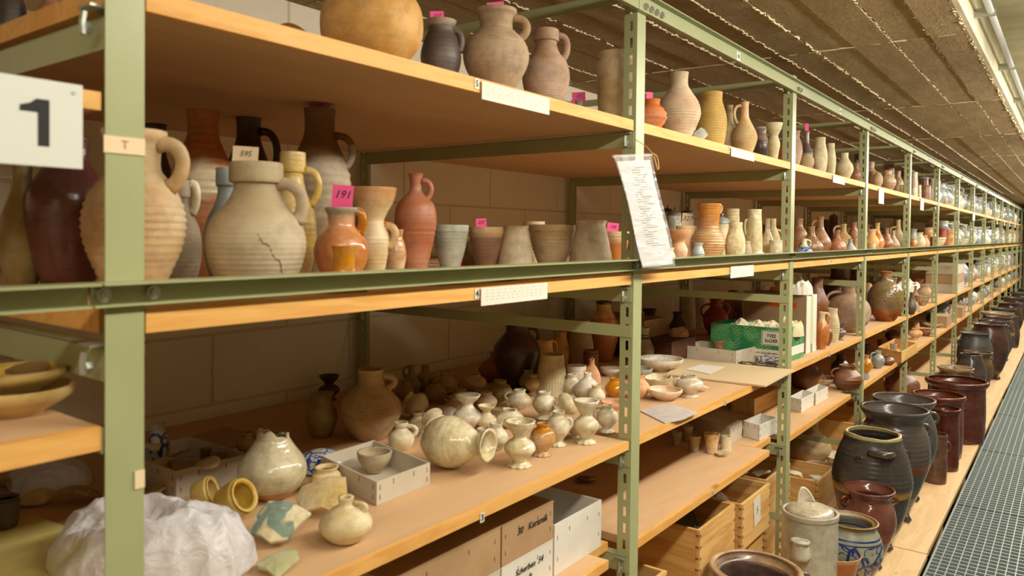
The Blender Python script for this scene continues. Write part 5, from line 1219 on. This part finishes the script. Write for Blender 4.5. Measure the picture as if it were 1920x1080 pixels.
for i, (x, y, r) in enumerate(((-.16, 4.16, .1), (-.3, 4.45, .12), (-.14, 4.5, .09), (-.2, 5.4, .12), (-.3, 5.9, .13), (-.15, 6.0, .1), (-.2, 6.7, .13))):
    pot(['bowl', 'jug', 'bowl', 'jug', 'bowl', 'jar', 'jug'][i], ['dish', 'tallneck', 'bowl', 'squat', 'dish', 'jar', 'jug'][i], 0, 0, 1, 0, '%s standing on the deck under the rack, %s bay' % (['fluted grey shell-like bowl', 'buff broad jug', 'pale broken bowl', 'rusty broken jug', 'reddish dish', 'white-lined jar', 'brown jug'][i], ['third', 'third', 'third', 'fourth', 'fourth', 'fifth', 'fifth'][i]),
        M[['speck', 'buff', 'white', 'tera', 'red', 'white', 'brown'][i]], pos=(x, y), R=r, H=r*[.9, 2.1, .8, 1.3, .6, 1.2, 2][i], jag=.3 if i in (0, 2, 3) else 0, jz=.6, flute=.03 if i == 0 else 0)
# ======== the crocks standing on the deck
crk = potmat('4C4440', '38302E', .22, 2, spk=.05)
pot('crock', 'cylcrock', 0, 0, 1, 0, 'wide grey-brown crock at the bottom edge of the picture', potmat('6A5650', '54423E', .2, 3, zone=(.9, 'B79A7C', .05)), pos=(.118, 2.33), R=.142, H=.262, th=.018, seg=60, hs=[('R', .93, .80, .2, .009)])
lc = pot('crock', 'straight', 1515, 940, 108, 0, 'lidded pale grey crock with ring handles', potmat('BDB8A4', 'ABA592', .35, 2, spk=.03), b=1140, seg=60, th=.012)
cR = lc.dimensions.x/2 if lc.dimensions.x else .09
bpy.context.view_layer.update(); cR = lc.dimensions.x/2; cH = lc.dimensions.z
lm = pot_mesh('dome', cR*.84, .028, 40, 12, wob=0); l = link('lid', lm, potmat('CFC6AC', 'B8AC90', .3, 4, spk=.1), lc); l.location = (0, 0, cH-.004)
fd = az('F'); side = (fd*.8+az('L')*.6).normalized()
mb = MB(); bpos = side*(cR*.98); t90 = Vector((-side.y, side.x, 0))
mb.tube([bpos+t90*.028*math.cos(a)+side*(.016+.010*math.sin(a)*0)+Vector((0, 0, cH*.76))+side*.02*math.sin(a) for a in [k*math.pi*2/14 for k in range(15)]], .006, 8)
mb.tube([bpos+side*.006+Vector((0, 0, cH*z_)) for z_ in (.56, .6, .7, .76)], [.032, .034, .028, .022], 12)
mb.build('handle', potmat('D5D0BE', 'C6C0AC', .25, 2), lc, True)
# upright broken handle of the lid
v_ = []; n = 10
for i in range(n+1):
    for j in range(n+1):
        a = -.9+1.8*i/n; q = j/n; hgt = .062*(1-q)*(.45+.55*math.cos(a*1.5))
        v_.append((math.sin(a)*.045*(1-.3*(1-q)), (math.cos(a)-.6)*.03, hgt))
fc = [(i*(n+1)+j, (i+1)*(n+1)+j, (i+1)*(n+1)+j+1, i*(n+1)+j+1) for i in range(n) for j in range(n)]
me = bpy.data.meshes.new('lid_handle'); me.from_pydata(v_, [], fc); me.update(); me.polygons.foreach_set('use_smooth', [True]*len(fc))
o = link('lid_handle', me, M['white'], lc); o.location = (-.02, .02, cH+.016); o.rotation_euler = (.2, -.25, .6)
sm = o.modifiers.new('thickness', 'SOLIDIFY'); sm.thickness = .006
pot('crock', 'bigcrock', 1592, 957, 122, 0, 'grey crock painted with blue ornaments', potmat('A9AB98', '989A86', .3, 2, zone=(.93, '9C8260', .03), blue=('2A3E78', 13, .1, .72), bands=((.80, .012, '2A3E78'), (.74, .01, '2A3E78'))), b=1106, seg=60, th=.011)
pot('bowl', 'beaker', 1572, 1022, 96, 0, 'rust-orange glazed bowl in front of the blue painted crock', potmat('A8602E', '8E4A22', .2, 2, zone=(.88, 'C49A74', .04)), pos=(on_z(1572, 1050, .12).x, on_z(1572, 1050, .12).y-.02), R=.083, H=.155, seg=50)
pot('crock', 'olla', 1627, 901, 104, 0, 'red-brown glazed pot with two small handles', potmat('5E4A46', '4C3A36', .15, 2, bands=((.44, .05, '8A4424'), ), zone=(.45, '6E3A2C', .08)), b=1064, seg=56, hs=[('R', .88, .76, .22, .009), ('L', .88, .76, .22, .009)], feet=3, th=.009)
def rosette(o, R, H, zf, d, s):
    a = az(d) if isinstance(d, str) else Vector((math.cos(math.radians(d)), math.sin(math.radians(d)), 0))
    t = Vector((-a.y, a.x, 0)); c = a*R+Vector((0, 0, zf*H)); up = Vector((0, 0, 1)); mb = MB()
    mb.tube([c+t*s*math.cos(k*math.pi/6)+up*s*math.sin(k*math.pi/6) for k in range(13)], s*.16, 6)
    for k in range(6):
        an = k*math.pi/3; mb.tube([c+(t*math.cos(an)+up*math.sin(an))*s*.15, c+(t*math.cos(an)+up*math.sin(an))*s*.8+a*s*.1], [s*.1, s*.2], 6)
    mb.build('rosette', crk, o, True)
o = pot('crock', 'brokencrock', 1632, 797, 150, 0, 'big black crock with broken rim and a yellow band', potmat('45423E', '35322F', .28, 2, bands=((.50, .022, 'A8843C'), (.535, .012, '8A6A34'), (.985, .022, 'B0A070')), spk=.05), b=1028, seg=64, N=36, jag=.3, jz=.93, th=.012, feet=3, rib=.003, ribn=26, ribz=(.05, .9), hs=[(-62, .86, .8, .30, .015, 1)])
rosette(o, o.dimensions.x*.43, o.dimensions.z or .42, .80, -100, .016)
o = pot('crock', 'olla', 1672, 752, 138, 0, 'big dark crock with rosettes and a rust band', potmat('48504A', '3A403C', .22, 2, bands=((.50, .035, '74402A'),), zone=(.47, '4E4844', .1)), b=975, seg=64, N=36, th=.012, feet=3, rib=.004, ribn=24, ribz=(.05, .9), hs=[('R', .84, .74, .16, .011), ('L', .84, .74, .16, .011)])
rosette(o, .172, .42, .80, -62, .018); rosette(o, .172, .42, .80, -92, .018)
pot('crock', 'olla', 1690, 735, 128, 0, 'dark greenish crock with a broad flat rim behind the rosette crock', potmat('4A4C46', '383A36', .25, 2, zone=(.9, '5A504A', .05)), b=936, seg=56, th=.012, feet=3, hs=[('R', .84, .72, .2, .013), ('L', .84, .72, .2, .011)])
pot('crock', 'straight', 1753, 808, 44, 0, 'small brown cylinder jar with side handle', potmat('6E5040', '5A3C30', .25, 3), b=908, rib=.02, ribn=9, hs=[('R', .82, .6, .5, .006)])
pot('crock', 'cylcrock', 1767, 758, 66, 0, 'narrow dark red cylinder crock', M['redcrock'], b=884, seg=48, th=.009, rib=.008, ribn=10, ribz=(.05, .4))
pot('crock', 'cylcrock', 1757, 730, 102, 0, 'wide rust-brown cylinder crock behind the narrow one', potmat('6E3628', '56281E', .22, 2), b=862, seg=52, th=.012)
pot('crock', 'cylcrock', 1791, 703, 120, 0, 'widest dark red cylinder crock with thick rim', M['redcrock'], b=832, seg=60, th=.015, rib=.006, ribn=10, ribz=(.05, .35))
far = [(1789, 683, 772, 76, 'olla', 'broken low crock with wavy pale rim', 1), (1818, 661, 754, 62, 'brokencrock', 'brown-black crock with wide mouth', 0), (1832, 656, 742, 58, 'olla', 'olive brown crock with small handles', 2),
       (1826, 620, 722, 70, 'bigcrock', 'matt grey-black crock with side lug', 3), (1852, 603, 711, 78, 'bigcrock', 'tall red-brown barrel crock', 4), (1862, 597, 690, 66, 'olla', 'dark crock behind the barrel crock', 0),
       (1872, 591, 676, 60, 'bigcrock', 'brown crock with a yellow band', 5), (1868, 583, 656, 68, 'olla', 'rusty crock with broken rim', 1), (1900, 592, 652, 24, 'tanne', 'narrow dark crock at the aisle side', 0), (1880, 576, 642, 52, 'olla', 'grey crock with flat rim', 3),
       (1891, 566, 634, 54, 'bigcrock', 'large brown-black crock', 4), (1902, 556, 612, 52, 'olla', 'wide black crock', 0), (1914, 547, 596, 46, 'olla', 'low dark crock', 3), (1925, 541, 580, 42, 'bigcrock', 'small dark crock', 0)]
CM = [crk, potmat('5E463A', '4A352C', .3, 3, zone=(.92, 'A8946C', .04)), potmat('6A543C', '54402E', .35, 3), potmat('484A46', '3A3B38', .4, 2), potmat('4E342C', '3C2620', .25, 2), potmat('5C4030', '4A3226', .3, 3, bands=((.62, .03, 'A07E3A'),))]
nn = ['thirteenth', 'fourteenth', 'fifteenth', 'sixteenth', 'seventeenth', 'eighteenth', 'nineteenth', 'twentieth', 'twenty-first', 'twenty-second', 'twenty-third', 'twenty-fourth', 'twenty-fifth', 'farthest']
for i, (u, vt, vb, w_, kd, ds, mi) in enumerate(far):
    pot('crock', kd, u, vt, w_, 0, ds+', %s crock of the row' % nn[i], CM[mi], b=vb, seg=40, th=.012, feet=3 if i < 8 and kd != 'cylcrock' else 0, jag=.1 if i in (0, 7) else 0, jz=.93, hs=[('R', .86, .74, .18, .009), ('L', .86, .74, .18, .009)] if i in (0, 2, 3, 5, 6) else [])
pot('pot', 'olla', 1770, 660, 60, 0, 'low brown dish-like pot behind the widest red crock', CM[2], b=760, seg=36, h=.16) if 0 else None
# small things on the upper middle shelf, first bay
def ring(u, x, w_, h, mat, desc):
    c = col_at(u, 1.2, x); r = w_*depth(c)/F/2; mb = MB()
    mb.tube([(r*math.cos(a), r*math.sin(a), h) for a in [k*math.pi/12 for k in range(25)]], h, 8, 1.0, False)
    o = mb.build('ring', mat, None, True); o.location = (c.x, c.y, 1.2); tag(o, desc, 'ring')
ring(812, -.06, 46, .008, plain('slate_ring', '4E525A', .6), 'dark slate-grey ring lying before the grey bowl')
ring(935, -.045, 58, .008, plain('slate_ring_b', '4A505C', .6), 'blue-grey ring lying before the crimped neck')
for i, (u, x, s, z_) in enumerate(((765, -.09, .085, 0), (850, -.045, .09, .0), (880, -.07, .06, .0), (1030, -.05, .075, .0), (1000, -.08, .06, 0))):
    c = col_at(u, 1.2, x); sherd(0, 0, 4, s, M['stone'] if i != 2 else M['cream'], 'pale sherd lying behind the rail, %s' % ['right of the terracotta bottle base', 'between the slate rings', 'beside the blue-grey ring', 'before the wide ribbed bowl', 'left of the wide ribbed bowl'][i], z=1.2, pos=(c.x, c.y, 1.2), tilt=.08)
for i, (u, v, s) in enumerate(((1313, 243, .05), (1422, 463, .05), (1440, 470, .03))):
    lv = 5 if v < 300 else 4; c = col_at(u, Z[lv], -.04); o = sherd(0, 0, lv, s, M['white'] if i else M['stone'], ['grey sherd standing between the tall pale jug and tan jar', 'white sherd leaning on the tall cream tankard', 'small white sherd beside the white mug'][i], z=Z[lv], pos=(c.x, c.y, Z[lv]), tilt=1.25)
for i, (u, v, x, w_, h_, s) in enumerate(((619, 4, -.3, 26, 26, ''), (872, 446, -.45, 16, 14, ''), (1183, 440, -.02, 5, 20, ''), (675, 478, -.2, 18, 8, ''))):
    lv = 5 if v < 100 else 4; c = col_at(u, Z[lv], x); d = depth(c); z1 = CAM.z+ray(u, v).z*d; hh = h_*d/F
    mb = MB(); mb.box(-w_*d/F/2, w_*d/F/2, -.0004, .0004, 0, z1-Z[lv] if i in (0, 1) else hh); o = mb.build('paper_note', PINK); o.location = (c.x, c.y, Z[lv] if i in (0, 1) else z1-hh)
    if i == 2: o.location = (.004, ypost(0)-.04, z1-hh)
    if i == 3: o.location.z = Z[4]+.0005
    o.rotation_euler = (0, 0, math.atan2(RT.y, RT.x)); tag(o, ['pink note behind the large squat yellow pot', 'pink note behind the grey bowl', 'narrow pink slip stuck to the second post', 'pink slip lying near the funnel-mouth jug'][i], 'note')
# ---------------------------------------------------------------- fill of the farther bays: one template of each kind, copied with its parts
TP = []
def tmpl(name, kind, ratio, mt, desc, h=None, top=1):
    me = pot_mesh(kind, ratio/2, 1.0, 18, 16, wob=.01, sd=len(TP)+50, th=.03)
    me.materials.append(M[mt]); hm_ = None
    if h:
        hm_ = handle_mesh(kind, ratio/2, 1.0, 'R', .9, .55, .35, .03); hm_.materials.append(M[mt])
    TP.append((name, me, hm_, ratio, desc))
    return len(TP)-1
A_ = [tmpl('jug', 'jug', .78, 'blue', 'blue and grey stoneware jug', 1), tmpl('jar', 'shoulder', .8, 'white', 'white glazed jar'), tmpl('jug', 'bellyjug', .8, 'stone', 'pale grey jug', 1), tmpl('vase', 'bottle', .6, 'white', 'white bottle vase'),
      tmpl('jar', 'jar', .9, 'bluedeep', 'blue patterned jar'), tmpl('bowl', 'bowl', 1.6, 'cream', 'cream bowl'), tmpl('jug', 'tallneck', .75, 'bluegrey', 'blue-grey jug', 1)]
B_ = [tmpl('jug', 'jug', .72, 'tiger', 'brown mottled jug', 1), tmpl('jar', 'tanne', .6, 'pale', 'straw coloured jar'), tmpl('bottle', 'bottle', .6, 'speck', 'speckled brown bottle'), tmpl('bowl', 'squat', 1.2, 'brown', 'brown squat bowl'),
      tmpl('jug', 'shoulder', .75, 'greyor', 'buff jug', 1), tmpl('tankard', 'tankard', .5, 'ivory', 'white relief tankard'), tmpl('cup', 'straight', .8, 'tera', 'terracotta mug', 1), tmpl('vase', 'vaso', .7, 'dark', 'dark grey vase')]
ORD = ['first', 'second', 'third', 'fourth', 'fifth', 'sixth', 'seventh', 'eighth']
fr = random.Random(21)
def put(ti, x, y, lv, hgt, label, grp, rot):
    nm, me, hm_, ratio, ds = TP[ti]
    o = bpy.data.objects.new(nm, me); COL.objects.link(o); o.location = (x, y, Z[lv]+.0006); o.scale = (hgt,)*3; o.rotation_euler = (0, 0, rot)
    if hm_:
        c = bpy.data.objects.new('handle', hm_); COL.objects.link(c); c.parent = o
    tag(o, label, nm, grp)
def fill(i, lv, pool, hmin, hmax, x0, x1, ya=0, yb=1, row='front row', dens=.05):
    y = ypost(i-1)+.06+ya*1.2; ye = ypost(i-1)+.06+yb*1.17; k = 0
    while k < 8:
        ti = pool[fr.randrange(len(pool))]; ratio = TP[ti][3]; hgt = fr.uniform(hmin, hmax)
        if ratio > 1: hgt *= .5
        r = ratio*hgt/2
        if y+2*r > ye: break
        x = -r-fr.uniform(x0, x1) - .012
        if any(abs(zq-Z[lv]) < .06 and math.hypot(x-xq, y+r-yq) < r+rq for zq, xq, yq, rq in OCC): y += .07; k += 0; continue
        put(ti, x, y+r, lv, hgt, '%s, %s from near post, %s, %s shelf, %s bay' % (TP[ti][4], ORD[k], row, SHN[lv], BAYN[i+1]), 'pots in the far bays', fr.uniform(-.6, .6))
        y += 2*r+fr.uniform(.004, dens); k += 1
for i in range(2, 14):
    farb = i >= 5
    if i >= 6: fill(i, 5, A_, .14, .26, 0, .05)
    elif i == 5: fill(i, 5, A_, .14, .24, .0, .03, .2, 1)
    fill(i, 5, B_ if i < 5 else A_, .14, .24, .45, .6, row='back row', dens=.25)
    if i >= 6: fill(i, 4, A_ if i < 11 else A_+B_, .16, .28, 0, .05)
    elif i == 5: fill(i, 4, A_, .2, .28, .0, .05, .55, 1)
    fill(i, 4, B_ if i < 5 else A_, .14, .24, .5, .65, row='back row', dens=.2)
    if i >= 6: fill(i, 3, A_+B_[:3], .14, .30, .02, .1)
    if i in (2, 3, 4): fill(i, 3, B_, .12, .22, .72, .8, row='back row', dens=.3)
    if i >= 6: fill(i, 2, A_+B_, .10, .2, .02, .1)
    if i in (2, 3, 4): fill(i, 2, B_, .10, .16, .62, .74, row='back row', dens=.2)
